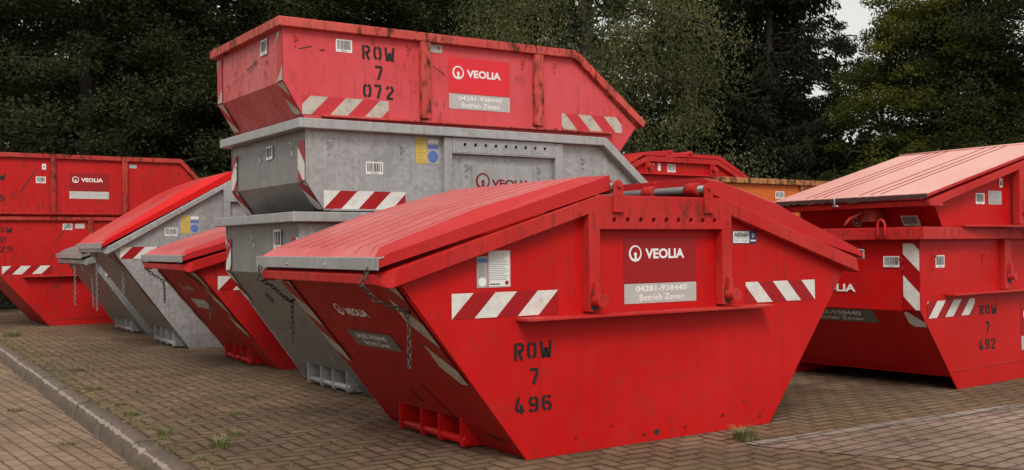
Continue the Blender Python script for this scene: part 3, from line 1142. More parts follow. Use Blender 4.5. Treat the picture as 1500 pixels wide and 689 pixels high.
d.make('stencil_mark', B1.r, base=-.004)

# ---- grey middle skip
oz2 = .705
B2 = Skip(-.296, YB, AB, oz2, 'grey galvanised skip with perforated side band, middle of the tall stack')
side2 = [(.148, 1.505), (3.12, 1.505), (3.47, 1.70), (2.83, 2.155), (0, 2.155), (0, 1.7228)]
nest2 = ([(.19, 1.5035), (3.05, 1.5035), (2.5, .72), (.76, .72)], .1, None)
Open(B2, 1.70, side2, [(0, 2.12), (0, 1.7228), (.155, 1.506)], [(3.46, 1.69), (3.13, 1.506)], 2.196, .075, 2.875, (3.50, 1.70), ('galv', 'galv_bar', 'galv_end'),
     posts=((1.19, 1.262), (2.32, 2.403)), post_z=(1.515, 2.118), floor=None, nest=nest2, ledge=(.2, 2.95, 1.509, .075))
bm = bmesh.new()
holed_plate(bm, [(1.266, 1.995), (2.316, 1.995), (2.316, 2.118), (1.266, 2.118)], [(1.387+(2.206-1.387)*i/8, 2.063, .014) for i in range(9)], -.05, -.038)
box(bm, 1.266, 2.316, -.05, -.002, 1.985, 1.9945)
B2.add('perforated_band', bm, M['galv'], .003)
bm = bmesh.new()
box(bm, 1.476, 2.089, -.02, -.002, 1.60, 1.905)
B2.add('sign_board', bm, M['galv_bar'], .003)
d = Dec(Fr((0, -.02, 0), (1, 0, 0), (0, 0, 1), (0, -1, 0)))
emblem(d, 1.575, 1.765, .070, 'veolia_dark', 0)
text(d, 'VEOLIA', 1.664, 1.72, 2.065, 1.785, 'veolia_dark', 0, .022)
d.make('company_lettering', B2.r, oz2)
fr = B2.front
stripes(fr, .142, 1.517, .85, 1.658, 1, B2.r, oz2, phase=0)
barcode(fr, .499, 1.794, .151, .097, B2.r, oz2, 9)
safety_card(fr, .948, 1.896, 1.162, 2.104, B2.r, oz2)
barcode(EV, -.831, 1.945, .145, .108, B2.r, oz2, 12)
for yy, zz in ((-.976, 1.985), (-.269, 1.985), (-1.56, 1.99)):
    hook(B2, EV, yy, zz, M['galv_bar'], .11)
for xx, zz in ((.19, 1.99), (.82, 1.98), (1.43, 1.86), (2.17, 1.86), (2.66, 1.96)):
    hook(B2, fr, xx, zz, M['galv_bar'], .10)
stripes(EV, -.15, 1.735, -.012, 2.04, -1, B2.r, oz2, wide=.17, phase=.12)
stripes(EV, -1.69, 1.735, -1.555, 2.04, 1, B2.r, oz2, wide=.17, phase=.12)
E2 = B2.end(.148, 1.505, 0, 1.7228)
stripes(E2, -.15, .012, -.012, .255, -1, B2.r, oz2, wide=.14, phase=.3)
stripes(E2, -1.69, .012, -1.555, .255, -1, B2.r, oz2, wide=.14, phase=.3)

# ---- faded red skip on top
oz3 = 1.55
B3 = Skip(-.4355, YB+.07, AB, oz3, 'faded red open skip stencilled ROW 7 072, on top of the tall grey stack', tilt=-.006)
side3 = [(.62, 1.55), (2.86, 1.55), (3.503, 2.308), (2.73, 2.92), (0, 2.92), (0, 2.487), (.148, 2.239)]
W3 = 1.56
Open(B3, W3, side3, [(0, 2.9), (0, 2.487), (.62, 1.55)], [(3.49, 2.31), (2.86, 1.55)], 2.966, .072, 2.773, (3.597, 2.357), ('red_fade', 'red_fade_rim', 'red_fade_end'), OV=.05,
     posts=((1.166, 1.256), (2.305, 2.402)), post_z=(2.262, 2.893), floor=(.64, 2.84, 1.57), ledge=(.3, 3.2, 2.238, .045), post_y=-.045)
fr = B3.front
stripes(fr, .146, 2.242, .885, 2.386, 1, B3.r, oz3, white='white_old', red='stripe_red_old', phase=.25)
stripes(fr, 2.622, 2.246, 3.327, 2.391, -1, B3.r, oz3, white='white_old', red='stripe_red_old', phase=.25)
d = Dec(fr)
stencil(d, 'ROW', .66, 2.71, .112, .285, seed=4)
stencil(d, '7', .765, 2.553, .11, .075, seed=5)
stencil(d, '072', .66, 2.403, .11, .272, seed=6)
d.make('stencilled_number', B3.r, oz3)
company_sign(fr, 1.45, 2.797, .612, .300, .128, B3.r, oz3, bgm='sign_bright', plate='plate_grey', logo=(.15, .42, .092, .29, .85))
barcode(fr, .432, 2.746, .139, .1, B3.r, oz3, 15)
EV3 = Fr((0, 0, 0), (0, -1, 0), (0, 0, 1), (-1, 0, 0))
barcode(EV3, -.476, 2.745, .15, .12, B3.r, oz3, 17)
d = Dec(fr)
d.rect(1.265, 2.82, 1.391, 2.885, 'tag_grey', 0)
d.disc(1.355, 2.86, .012, 'stripe_red', 1)
d.make('type_plate', B3.r, oz3)
stripes(EV3, -.125, 2.495, -.01, 2.87, 1, B3.r, oz3, white='white_old', red='stripe_red_old', wide=.3, phase=.5)
stripes(EV3, -1.55, 2.495, -1.43, 2.87, 1, B3.r, oz3, white='white_old', red='stripe_red_old', wide=.3, phase=.5)
E3 = B3.end(.148, 2.239, 0, 2.487)
stripes(E3, -.14, .01, -.012, .28, -1, B3.r, oz3, white='white_old', red='stripe_red_old', wide=.12, phase=.4)
stripes(E3, -1.545, .01, -1.42, .28, -1, B3.r, oz3, white='white_old', red='stripe_red_old', wide=.12, phase=.4)
for xx, zz in ((.1, 2.8), (1.07, 2.82), (2.55, 2.80), (2.2, 2.8)):
    hook(B3, fr, xx, zz, M['red_fade_rim'], .08)
rs = random.Random(5)
d = Dec(EV3)
for cx in (.35, .47, .62, .72, .95, 1.08, 1.2, 1.3):
    z = 2.66+rs.uniform(-.08, .05)-.0*cx
    q = rs.uniform(.02, .05)
    d.poly([(-cx, z), (-cx+.012, z+.004), (-cx+rs.uniform(-.02, .05), z+q), (-cx-.004, z+q*.6)], 'dark', 0)
    d.poly([(-cx-.03, z-.12), (-cx-.026, z-.12), (-cx-.024+rs.uniform(-.01, .01), z-.04), (-cx-.03, z-.045)], 'dark', 0)
d.poly([(-.55, 2.72), (-.52, 2.715), (-.78, 2.675), (-.80, 2.685)], 'dark', 1)
d.poly([(-.86, 2.665), (-.82, 2.665), (-1.10, 2.63), (-1.13, 2.62)], 'dark', 1)
d.make('paint_gouges', B3.r, oz3)
d = Dec(fr)
d.poly([(.12, 2.742), (.13, 2.737), (.235, 2.765), (.225, 2.77)], 'dark', 0)
d.poly([(.29, 2.748), (.3, 2.74), (.345, 2.745), (.33, 2.755)], 'dark', 0)
d.poly([(1.30, 2.71), (1.31, 2.70), (1.42, 2.63), (1.40, 2.655)], 'dark', 0)
d.make('paint_gouges', B3.r, oz3)


# ---- second covered red skip, then two galvanised ones behind the stack
C_ = Skip(.4235, 4.9731, -.0348, 0, 'covered red skip with galvanised lid bar, half hidden left of the tall stack')
c_ = Lidded(C_, 1.70, 1.995, -.8298, 1.0121, .49, 1.50, ('red_old', 'red_rim', 'red_end'), cut=(.56, 1.40, .19, -.152))
stripes(C_.front, -.612, .813, .1, .952, 1, C_.r, 0, phase=0)
EC = C_.end(0, 0, -.8298, 1.0121)
d = Dec(EC)
emblem(d, -1.15, 1.06, .055, 'white_old', 0)
text(d, 'VEOLIA', -1.06, 1.015, -.75, 1.075, 'white_old', 0, .022)
d.make('company_lettering', C_.r, base=-.004)
d = Dec(EC)
d.rect(-1.24, .76, -.66, .895, 'plate_grey', 0)
text(d, '04281-938440', -1.14, .835, -.74, .872, 'plate_text', 1, .012)
d.make('telephone_plate', C_.r, base=-.004)
stripes(EC, -.21, .45, -.03, 1.28, -1, C_.r, 0, white='white_old', wide=.17, phase=.2)
stripes(EC, -1.69, .45, -1.60, 1.28, -1, C_.r, 0, white='white_old', wide=.13, phase=.2)
pocket(C_, -.152, .19, (0, .82), (.56, .83, 1.08, 1.40), M['red_old'], .012)
xb, zb = c_.xs-.006, c_.zb
chain(C_, [(xb, 1.68, zb), (-.93, 1.68, 1.01), (-.84, 1.66, .93), (-.76, 1.61, .87), (-.75, 1.60, .78), (-.75, 1.60, .60)], M['chain'], .038, .0048)
chain(C_, [(xb, .1, zb), (-.88, .12, .98), (-.78, .14, .92), (-.66, .22, .83), (-.62, .25, .78), (-.62, .25, .50)], M['chain'], .038, .0048)

D_ = Skip(.3203, 7.7244, -.0382, 0, 'tall galvanised skip with a bright red lid, left of the tall stack')
d_ = Lidded(D_, 1.70, 1.995, -.885, 1.1885, .50, 2.07, ('galv', 'galv', 'galv_end'), cut=(.21, 1.21, .22, -.16), OV=.06, lidm='red_lid_new', lidt='lid_top_new', panel_z=1.80, ledge_z=.95,
            lid_rise=((0, .05), (.08, .09), (.95, .17), (1.2, .16), (1.53, .10)), lid_right=True)
fr = D_.front
stripes(fr, -.80, 1.11, -.09, 1.25, 1, D_.r, 0, phase=0)
barcode(fr, -.289, 1.377, .152, .10, D_.r, 0, 21)
safety_card(fr, -.09, 1.41, .124, 1.626, D_.r, 0)
ED = D_.end(0, 0, -.885, 1.1885)
stripes(ED, -.12, .5, -.02, 1.45, -1, D_.r, 0, white='galv', wide=.30, phase=.3)
pocket(D_, -.16, .22, (0, .745), (.21, .56, .86, 1.21), M['galv_bar'], .02)
xb, zb = d_.xs-.006, d_.zb
chain(D_, [(xb, .12, zb), (-.93, .12, 1.18), (-.80, .14, 1.05), (-.74, .16, .96), (-.73, .16, .60)], M['chain_pale'], .038, .0048)
chain(D_, [(-.92, .9, 1.25), (-.935, .76, 1.1), (-.935, .74, 1.0), (-.935, .745, .46)], M['chain_pale'], .038, .0048)

E_ = Skip(.451, 10.3134, .0139, 0, 'dull grey galvanised skip with dark lid, furthest back of the row')
e_ = Lidded(E_, 1.70, 1.995, -.7558, 1.0224, .52, 1.52, ('galv', 'galv_end', 'galv_end'), cut=(.36, 1.257, .19, -.138), OV=.06, lidm='galv_end', lidt='galv_end', lid_right=False)
stripes(E_.front, -.56, .83, .15, .97, 1, E_.r, 0, phase=0)
pocket(E_, -.138, .19, (0, .739), (.36, .66, .93, 1.257), M['galv_bar'], .015)
xb, zb = e_.xs-.006, e_.zb
chain(E_, [(-.86, .55, 1.06), (-.86, .52, .9), (-.86, .525, .42)], M['chain_pale'], .042, .005)
chain(E_, [(xb, .10, zb), (-.84, .1, .95), (-.72, .1, .85), (-.70, .1, .42)], M['chain_pale'], .042, .005)

# ---- two large red open skips stacked at the far left
F1 = Skip(-.41, 12.96, .02, 0, 'red open skip on the ground at far left, lower of two, number ending 29')
W1 = 1.75
sF1 = [(0, 0), (2.3, 0), (3.3, 1.15), (2.6, 1.72), (-1.1, 1.72), (-1.1, 1.271)]
Open(F1, W1, sF1, [(-1.1, 1.7), (-1.1, 1.271), (0, 0)], [(3.29, 1.16), (2.3, 0)], 1.755, .056, 2.65, (3.36, 1.17), ('red_old', 'red_old_rim'), OV=.05, xl=-1.1,
     posts=((-.55-.08, -.55) if False else (.585, .663), (1.75, 1.83)), post_z=(.82, 1.698), floor=(.02, 2.28, .012), ledge=(-.387, 2.4, .806, .10))
bm = bmesh.new()
box(bm, .06, 2.28, -.006, -.001, .102, .112)
F1.add('weld_seam', bm, M['red_old_rim'])
fr = F1.front
stripes(fr, -.69, .844, .021, .976, 1, F1.r, 0, phase=0, wide=.143)
barcode(fr, .203, 1.549, .145, .1, F1.r, 0, 31)
d = Dec(fr)
d.rect(.39, 1.572, .536, 1.649, 'plate_pale', 0)
d.make('type_plate', F1.r)
d = Dec(fr)
stencil(d, 'ROW', -.83, 1.505, .088, .29, seed=7)
stencil(d, '10', -.81, 1.347, .1, .17, seed=8)
stencil(d, '029', -.83, 1.2, .1, .29, seed=9)
d.make('stencilled_number', F1.r)
d = Dec(fr)
d.poly([(.10, 1.38), (.105, 1.375), (.31, 1.66), (.30, 1.665)], 'dark', 2)
d.make('scratch', F1.r)

oz = 1.0
F2 = Skip(-.41, 12.99, .02, oz, 'red open skip with rusty rim at far left, upper of two')
sF2 = [(-.75, 1.0), (2.0, 1.0), (2.36, 2.39), (2.09, 2.74), (-1.6, 2.74), (-1.6, 1.815), (-.75, 1.814)]
sF2 = [(-1.6, 1.80), (1.98, 1.80), (2.36, 2.39), (2.09, 2.74), (-1.6, 2.74)]
Open(F2, 1.70, sF2, [(-1.6, 2.72), (-1.6, 1.801)], [(2.35, 2.38), (1.985, 1.801)], 2.772, .072, 2.124, (2.44, 2.43), ('red_old', 'red_old_rim'), OV=.05, xl=-1.6,
     posts=((.017, .096), (1.133, 1.221)), post_z=(1.82, 2.699), floor=None, nest=([(-1.0, 1.798), (1.9, 1.798), (1.4, 1.02), (-.3, 1.02)], .1, None), ledge=(-1.5, 1.95, 1.815, .055))
fr = F2.front
company_sign(fr, .311, 2.48, .614, .295, .12, F2.r, oz, plate='plate_pale', lines=False, logo=(.155, .37, .085, .295, .85))
barcode(fr, -.19, 2.301, .146, .105, F2.r, oz, 33)
d = Dec(fr)
d.rect(-.098, 2.521, -.038, 2.612, 'label', 0)
d.disc(-.068, 2.565, .014, 'ink_grey', 1)
d.make('maintenance_tag', F2.r, oz)
d = Dec(fr)
d.rect(1.256, 2.588, 1.378, 2.647, 'tag_grey', 0)
d.make('type_plate', F2.r, oz)
d = Dec(fr)
stencil(d, 'ROW', -.925, 2.334, .1, .29, seed=10)
stencil(d, '016', -.93, 2.0, .1, .275, seed=11)
d.poly([(-.42, 2.16), (-.405, 2.155), (-.17, 2.53), (-.18, 2.545)], 'dark', 1)
d.make('stencilled_number', F2.r, oz)

# ---- right-hand stack
G1 = Skip(3.8444, .1209, .0701, 0, 'red open skip stencilled ROW 7 492 on the paving at right, lower of two')
WG = 1.60
sG = [(.56, 0), (2.60, 0), (3.35, .85), (2.9, 1.27), (.02, 1.27), (.02, .664)]
Open(G1, WG, sG, [(.02, 1.23), (.02, .664), (.454, .159), (.50, .11)], [(3.34, .86), (2.6, .02)], 1.335, .10, 2.95, (3.42, .87), ('red', 'red_rim'), OV=.085, xl=.02,
     posts=((1.285, 1.395),), post_z=(.80, 1.233), floor=(.51, 2.68, .105), ledge=(.373, 2.9, .79, .10))
bm = bmesh.new()
box(bm, .46, 2.7, -.005, -.001, .155, .164)
G1.add('weld_seam', bm, M['red_rim'])
fr = G1.front
stripes(fr, .115, .605, .845, .74, 1, G1.r, 0, phase=.55, wide=.125)
d = Dec(fr)
stencil(d, 'ROW', .931, .594, .082, .285, seed=12)
stencil(d, '7', 1.02, .437, .098, .075, seed=13)
stencil(d, '492', .911, .296, .092, .272, seed=14)
d.make('stencilled_number', G1.r)
company_sign(fr, 1.645, .66, .6, .285, .122, G1.r, 0)
barcode(fr, .245, 1.008, .135, .10, G1.r, 0, 41)
hook(G1, fr, .205, 1.06, M['red_rim'], .11)
hook(G1, fr, .99, 1.06, M['red_rim'], .11)
EG = Fr((.02, 0, 0), (0, -1, 0), (0, 0, 1), (-1, 0, 0))
stripes(EG, -.145, .675, -.004, 1.205, -1, G1.r, 0, wide=.17, phase=.1)
stripes(EG, -1.59, .675, -1.45, 1.205, 1, G1.r, 0, wide=.17, phase=.1)
barcode(EG, -.321, 1.014, .145, .09, G1.r, 0, 43)
hook(G1, EG, -.155, 1.04, M['red_rim'], .1)
d = Dec(EG)
emblem(d, -1.13, .845, .055, 'sign_white', 0)
text(d, 'VEOLIA', -1.03, .805, -.58, .87, 'sign_white', 0, .022)
d.make('company_lettering', G1.r)
EG2 = G1.end(.454, .159, .02, .664)
d = Dec(EG2)
d.rect(-1.18, .51, -.43, .655, 'plate_dark', 0)
text(d, '04281-938440', -1.1, .59, -.56, .635, 'plate_text', 1, .012)
text(d, 'Betrieb Zeven', -1.04, .53, -.56, .572, 'plate_text', 1, .008)
d.make('telephone_plate', G1.r, base=-.003)
stripes(EG2, -.15, .50, -.004, .66, -1, G1.r, 0, wide=.16, phase=.35)
trunnion(G1, 1.345, .91, M['red_rim'], y=-.05, r=.028, L=.05)
bm = bmesh.new()
pts = [(-.085, .274, 1.25), (-.095, .242, 1.30), (-.08, .242, 1.36), (-.075, .26, 1.395), (-.075, .29, 1.405), (-.075, .32, 1.395), (-.08, .338, 1.36), (-.095, .338, 1.30), (-.085, .306, 1.25)]
pts = [(-.088+.02, y_, z_) for y_, z_ in ((.242, 1.235), (.242, 1.30), (.242, 1.36), (.254, 1.387), (.274, 1.397), (.294, 1.387), (.306, 1.36), (.306, 1.30), (.306, 1.235))]
tube(bm, [(x-.012, y_, z_) for x, y_, z_ in pts], .011, 10)
G1.add('lifting_eye', bm, M['red_rim'])
chain(G1, [(-.02, 1.24, 1.1), (.0, 1.24, .75), (.03, 1.24, .36)], M['chain'], .045, .006)

oz = .62
G2 = Skip(3.912, .076, -.05, oz, 'red skip under a flat pale pink lid at right, upper of two')
yn, W2 = .10, 1.45
xw = lambda z: .204+(1.511-z)*.60
xr = 1.55
sP = [(xw(1.338), 1.338), (3.06, 1.338), (3.2, 1.5), (xr+.55, 1.94), (xr, 1.94), (.204, 1.53)]
bm = bmesh.new()
for y0, y1 in ((yn, yn+.012), (yn+W2-.012, yn+W2)):
    prism(bm, sP, y0, y1)
prism(bm, [(.215, 1.52), (xw(1.339)+.01, 1.339), (xw(1.339)+.02, 1.339), (.225, 1.52)], yn+.0125, yn+W2-.0125)
prism(bm, [(3.19, 1.5), (3.05, 1.339), (3.04, 1.339), (3.18, 1.5)], yn+.0125, yn+W2-.0125)
G2.add('body', bm, M['red'])
bm = bmesh.new()
prism(bm, [(xw(1.337)+.02, 1.337), (xw(.62)+.1, .62), (2.3, .62), (2.9, 1.337)], yn+.3, yn+W2-.16)
G2.add('lower_trough', bm, M['red'])
rsl = (1.904-1.55)/(1.268-.021)
for y0, y1 in ((.0, yn-.001), (yn+W2+.001, yn+W2+.1)):
    bm = bmesh.new()
    prism(bm, [(.07, 1.497), (xr+.02, 1.50+rsl*(xr-.05)-.0), (xr+.02, 1.550+rsl*xr), (.021, 1.550)], y0, y1)
    prism(bm, [(xr+.0205, 1.50+rsl*(xr-.05)), (3.2, 1.47), (3.25, 1.54), (xr+.5, 1.550+rsl*xr), (xr+.0205, 1.550+rsl*xr)], y0, y1)
    box(bm, 1.206, 1.30, y0+.001 if y0 == 0 else y0, y1-.03 if y0 == 0 else y1-.001, 1.36, 1.50+rsl*1.2)
    G2.add('side_frame', bm, M['red_rim'], .005)
bm = bmesh.new()
prism(bm, [(.19, 1.50), (.03, 1.502), (.02, 1.545), (.19, 1.565)], .001, yn+W2+.099)
G2.add('end_rim', bm, M['red_rim'], .005)
bm = bmesh.new()
box(bm, .45, 2.9, -.01, yn-.001, 1.335, 1.352)
G2.add('stacking_ledge', bm, M['red_rim'], .004)
# flat lid with pressed beads and a ragged lower edge
bm = bmesh.new()
lz = lambda x: 1.603+.2745*x
rs = random.Random(9)
xst = [0, .05, .12, .4, .8, 1.2, 1.6, 1.78]
rows = []
yl0, yl1 = .0, 1.66
beads = [.46, .57, .68, 1.06, 1.16, 1.26]
beads = [yl0+(yl1-yl0)*t for t in (.30, .36, .43, .67, .73, .79)]
for x in xst:
    row = [(yl0, lz(x))]
    for b in beads:
        h = -.014 if x > .06 else 0
        row += [(b-.013, lz(x)), (b-.010, lz(x)+h), (b+.010, lz(x)+h), (b+.013, lz(x))]
    row.append((yl1, lz(x)))
    rows.append([bm.verts.new((x+(rs.uniform(-.008, .008) if x == 0 else 0), y_, z_)) for y_, z_ in row])
under = [[bm.verts.new((v.co.x, v.co.y, lz(x)-.024)) for v in rw] for x, rw in zip(xst, rows)]
for i in range(len(rows)-1):
    for j in range(len(rows[0])-1):
        bm.faces.new((rows[i][j], rows[i][j+1], rows[i+1][j+1], rows[i+1][j])).material_index = 1 if j % 4 and i > 0 else 0
        bm.faces.new((under[i][j], under[i+1][j], under[i+1][j+1], under[i][j+1]))
for j in range(len(rows[0])-1):
    bm.faces.new((rows[0][j], under[0][j], under[0][j+1], rows[0][j+1]))
    bm.faces.new((rows[-1][j], rows[-1][j+1], under[-1][j+1], under[-1][j]))
for i in range(len(rows)-1):
    bm.faces.new((rows[i][0], rows[i+1][0], under[i+1][0], under[i][0]))
    bm.faces.new((rows[i][-1], under[i][-1], under[i+1][-1], rows[i+1][-1]))
bmesh.ops.recalc_face_normals(bm, faces=bm.faces[:])
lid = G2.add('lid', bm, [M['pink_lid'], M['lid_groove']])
bm = bmesh.new()
tube(bm, [(1.80, -.01, lz(1.79)+.004), (1.80, .8, lz(1.79)+.004), (1.80, 1.68, lz(1.79)+.004)], .011, 10)
G2.add('hinge_shaft', bm, M['pink_lid'], parent=lid)
bm = bmesh.new()
rs = random.Random(19)
ey = np.linspace(.0, 1.65, 46)
ed = [rs.uniform(.030, .046)+(.014 if rs.random() < .15 else 0) for _ in ey]
ragged = [bm.verts.new((-.012, y_, lz(0)-d_)) for y_, d_ in zip(ey, ed)]+[bm.verts.new((-.012, y_, lz(0)-.004-.004*rs.random())) for y_ in ey[::-1]]
f = bm.faces.new(ragged)
back = bmesh.ops.extrude_face_region(bm, geom=[f])
bmesh.ops.translate(bm, verts=[g for g in back['geom'] if isinstance(g, bmesh.types.BMVert)], vec=(.006, 0, 0))
bmesh.ops.recalc_face_normals(bm, faces=bm.faces[:])
box(bm, .0, 1.75, -.004, -.0005, -.1, -.09) if False else None
G2.add('edge_strip', bm, M['rubber'], parent=lid)
bm = bmesh.new()
prism(bm, [(0, lz(0)-.027), (1.75, lz(1.75)-.027), (1.75, lz(1.75)-.005), (0, lz(0)-.005)], -.005, -.0008)
G2.add('lid_flange', bm, M['red_rim'], parent=lid)
frp = Fr((0, yn, 0), (1, 0, 0), (0, 0, 1), (0, -1, 0))
barcode(frp, .745, 1.528, .117, .092, G2.r, oz, 51)
d = Dec(frp)
d.rect(.916, 1.527, 1.096, 1.643, 'tag_grey', 0)
for i in range(8):
    d.rect(.93, 1.627-i*.0125, 1.08-.02*(i % 3), 1.630-i*.0125, 'ink_grey', 1)
d.make('type_plate', G2.r, oz)
d = Dec(frp)
d.rect(1.069, 1.673, 1.114, 1.754, 'label', 0)
d.disc(1.092, 1.72, .009, 'ink', 1)
d.disc(1.092, 1.70, .012, 'ink', 1)
d.make('maintenance_tag', G2.r, oz)
EP = Fr((xw(0), yn, 0), (0, -1, 0), (-.60, 0, 1), (-1, 0, -.60))
sc = math.hypot(1, .6)
barcode(EP, -.36, 1.352*sc, .17, .10, G2.r, oz, 53)
d = Dec(EP)
d.ring(-.83, 1.398*sc, .05, .037, 'plate_grey', 0, seg=24)
d.disc(-.83, 1.393*sc, .017, 'plate_grey', 1)
d.make('company_emblem', G2.r, oz)
bm = bmesh.new()
box(bm, .10, .22, .60, .74, 1.39, 1.50)
tube(bm, [(.10, .72, 1.47), (.03, .80, 1.42), (-.0, .84, 1.36)], .014, 8)
G2.add('lid_latch', bm, M['red_old_rim'], .005)
trunnion(G2, 1.26, 1.46, M['red_rim'], y=.02, r=.026, L=.05)
bm = bmesh.new()
tube(bm, [(.02, .93, 1.61), (-.012, .93, 1.60), (-.012, .93, 1.545), (.0, .93, 1.53)], .007, 8)
tube(bm, [(.0, .90, 1.532), (.0, .96, 1.532)], .009, 8)
G2.add('lid_clip', bm, M['galv_bar'])

# ---- skips at the back, centre right
H1 = Skip(8.45, 9.0, .03, 0, 'dark red open skip at the back, beneath the covered red skip')
sH = [(.6, 0), (2.4, 0), (3.1, 1.7), (2.6, 2.28), (0, 2.28), (0, 1.5)]
Open(H1, 1.8, sH, [(0, 2.26), (0, 1.5), (.6, 0)], [(3.09, 1.71), (2.4, 0)], 2.33, .08, 2.7, (3.2, 1.75), ('red_old', 'red_old_rim'), posts=((.5, .6), (2.2, 2.3)), post_z=(1.3, 2.24), floor=(.65, 2.35, .02))
oz = 1.35
H2 = Skip(8.52, 9.05, .03, oz, 'covered red skip at the back, on top of a dark red open skip')
h2s = [(.55, 1.4), (2.1, 1.4), (2.95, 2.36), (2.12, 2.76), (.33, 2.76), (-.1, 2.56), (-.1, 2.36)]
bm = bmesh.new()
prism(bm, h2s, 0, .012)
prism(bm, h2s, 1.638, 1.65)
prism(bm, [(-.09, 2.55), (-.09, 2.36), (.56, 1.41), (.57, 1.41), (-.08, 2.36), (-.08, 2.55)], .0125, 1.6375)
prism(bm, [(2.94, 2.36), (2.09, 1.41), (2.08, 1.41), (2.93, 2.36)], .0125, 1.6375)
box(bm, .56, 2.09, .014, 1.636, 1.41, 1.42)
H2.add('body', bm, M['red_old'])
bm = bmesh.new()
for y0, y1 in ((-.07, -.001), (1.651, 1.72)):
    prism(bm, [(-.2, 2.50), (.31, 2.71), (.31, 2.80), (-.2, 2.59)], y0, y1)
    prism(bm, [(.3105, 2.71), (2.11, 2.71), (2.11, 2.80), (.3105, 2.80)], y0, y1)
    prism(bm, [(2.1105, 2.71), (2.74, 2.44), (2.80, 2.50), (2.1105, 2.80)], y0, y1)
    for xx in (.28, 1.93):
        box(bm, xx, xx+.1, y0+.001, y1-.001, 2.50, 2.709)
    box(bm, .1, 2.72, y0-.03, y1+.03, 2.475, 2.495)
H2.add('side_frame', bm, M['red_rim'], .005)
for nm, prof in (('lid', [(-.30, 2.55), (.24, 2.81), (.82, 2.815), (.92, 2.90), (.88, 2.93), (.28, 2.875), (-.3, 2.61)]), ('lid', [(1.05, 2.815), (2.14, 2.81), (2.96, 2.45), (2.99, 2.51), (2.2, 2.885), (1.42, 2.885), (1.38, 2.92), (1.3, 2.89)])):
    bm = bmesh.new()
    prism(bm, prof, -.05, 1.7)
    H2.add(nm, bm, M['red_lid'], .008)
for xx in (.33, 1.98):
    trunnion(H2, xx, 2.61, M['red_rim'], r=.045)
bm = bmesh.new()
for xx in (.9, 1.4):
    tube(bm, [(xx, -.08, 2.90), (xx, .8, 2.90), (xx, 1.72, 2.90)], .035, 12)
H2.add('hinge_shaft', bm, M['red_rim'])
barcode(H2.front, .86, 2.535, .205, .145, H2.r, oz, 61)
d = Dec(H2.front)
d.rect(.62, 2.55, .69, 2.69, 'label', 0)
d.poly([(.42, 2.57), (.5, 2.57), (.54, 2.68), (.5, 2.68)], 'label', 0)
d.make('maintenance_tag', H2.r, oz)

O1 = Skip(8.22, 6.55, .03, 0, 'orange open skip with streaked rusty rim, between the two right-hand stacks')
sO = [(.7, 0), (2.6, 0), (3.4, 1.6), (2.9, 2.19), (0, 2.19), (0, 1.4)]
Open(O1, 1.75, sO, [(0, 2.17), (0, 1.4), (.7, 0)], [(3.39, 1.61), (2.6, 0)], 2.255, .085, 3.0, (3.5, 1.7), ('orange', 'orange_rim'), OV=.07, posts=((1.82, 1.92),), post_z=(1.1, 2.165), floor=(.72, 2.58, .02))
barcode(O1.front, 1.23, 1.94, .22, .12, O1.r, 0, 63)

# ================================================================== TREES
def leaf_material(name, c1, c2, trans=.25, rough=.55):
    k = N(name)
    n = k.noise(.75, 4, .6, src=k.tc.outputs['Object'])
    w = k.n('ShaderNodeTexWhiteNoise', noise_dimensions='3D')
    g = k.n('ShaderNodeNewGeometry')
    sn = k.n('ShaderNodeVectorMath', operation='SNAP')
    k.l(g.outputs['Position'], sn.inputs[0])
    sn.inputs[1].default_value = (.09, .09, .09)
    k.l(sn.outputs[0], w.inputs['Vector'])
    f = k.math('ADD', k.ramp(n, .35, .65, 0, .6), k.math('MULTIPLY', w.outputs['Value'], .4))
    c = k.mix(f, c1, c2)
    k.col(c)
    k.rough(rough)
    k.b.inputs['Specular IOR Level'].default_value = .04
    tr = k.n('ShaderNodeBsdfTranslucent')
    k.l(c, tr.inputs['Color'])
    ms = k.n('ShaderNodeMixShader')
    ms.inputs[0].default_value = trans
    k.l(k.b.outputs[0], ms.inputs[1])
    k.l(tr.outputs[0], ms.inputs[2])
    k.l(ms.outputs[0], k.t.nodes['Material Output'].inputs['Surface'])
    return k.m


def bark(name, c1, c2):
    k = N(name)
    k.col(k.mix(k.ramp(k.noise(5, 7, .7, (1, 1, .25)), .42, .6), c1, c2))
    k.rough(.9)
    k.bump(k.noise(9, 6, .7, (1, 1, .2)), .8, .03)
    return k.m


M['bark'] = bark('dark_bark', (.018, .014, .011), (.035, .027, .02))
M['bark_birch'] = bark('birch_bark', (.05, .045, .04), (.02, .018, .016))
M['bark_spruce'] = bark('spruce_bark', (.035, .027, .022), (.065, .05, .04))
M['leaf_birch'] = leaf_material('birch_leaves', (.095, .105, .042), (.21, .22, .10), .5)
M['leaf_beech'] = leaf_material('beech_leaves', (.05, .066, .017), (.165, .17, .032), .5)
M['leaf_dark'] = leaf_material('dark_broad_leaves', (.022, .025, .013), (.042, .046, .021), .4)
M['leaf_oak'] = leaf_material('oak_leaves', (.034, .040, .019), (.070, .078, .034), .45)
M['leaf_spruce'] = leaf_material('spruce_needles', (.018, .019, .012), (.030, .032, .019), .35)
M['leaf_shrub'] = leaf_material('shrub_leaves', (.028, .034, .014), (.058, .066, .026), .4)


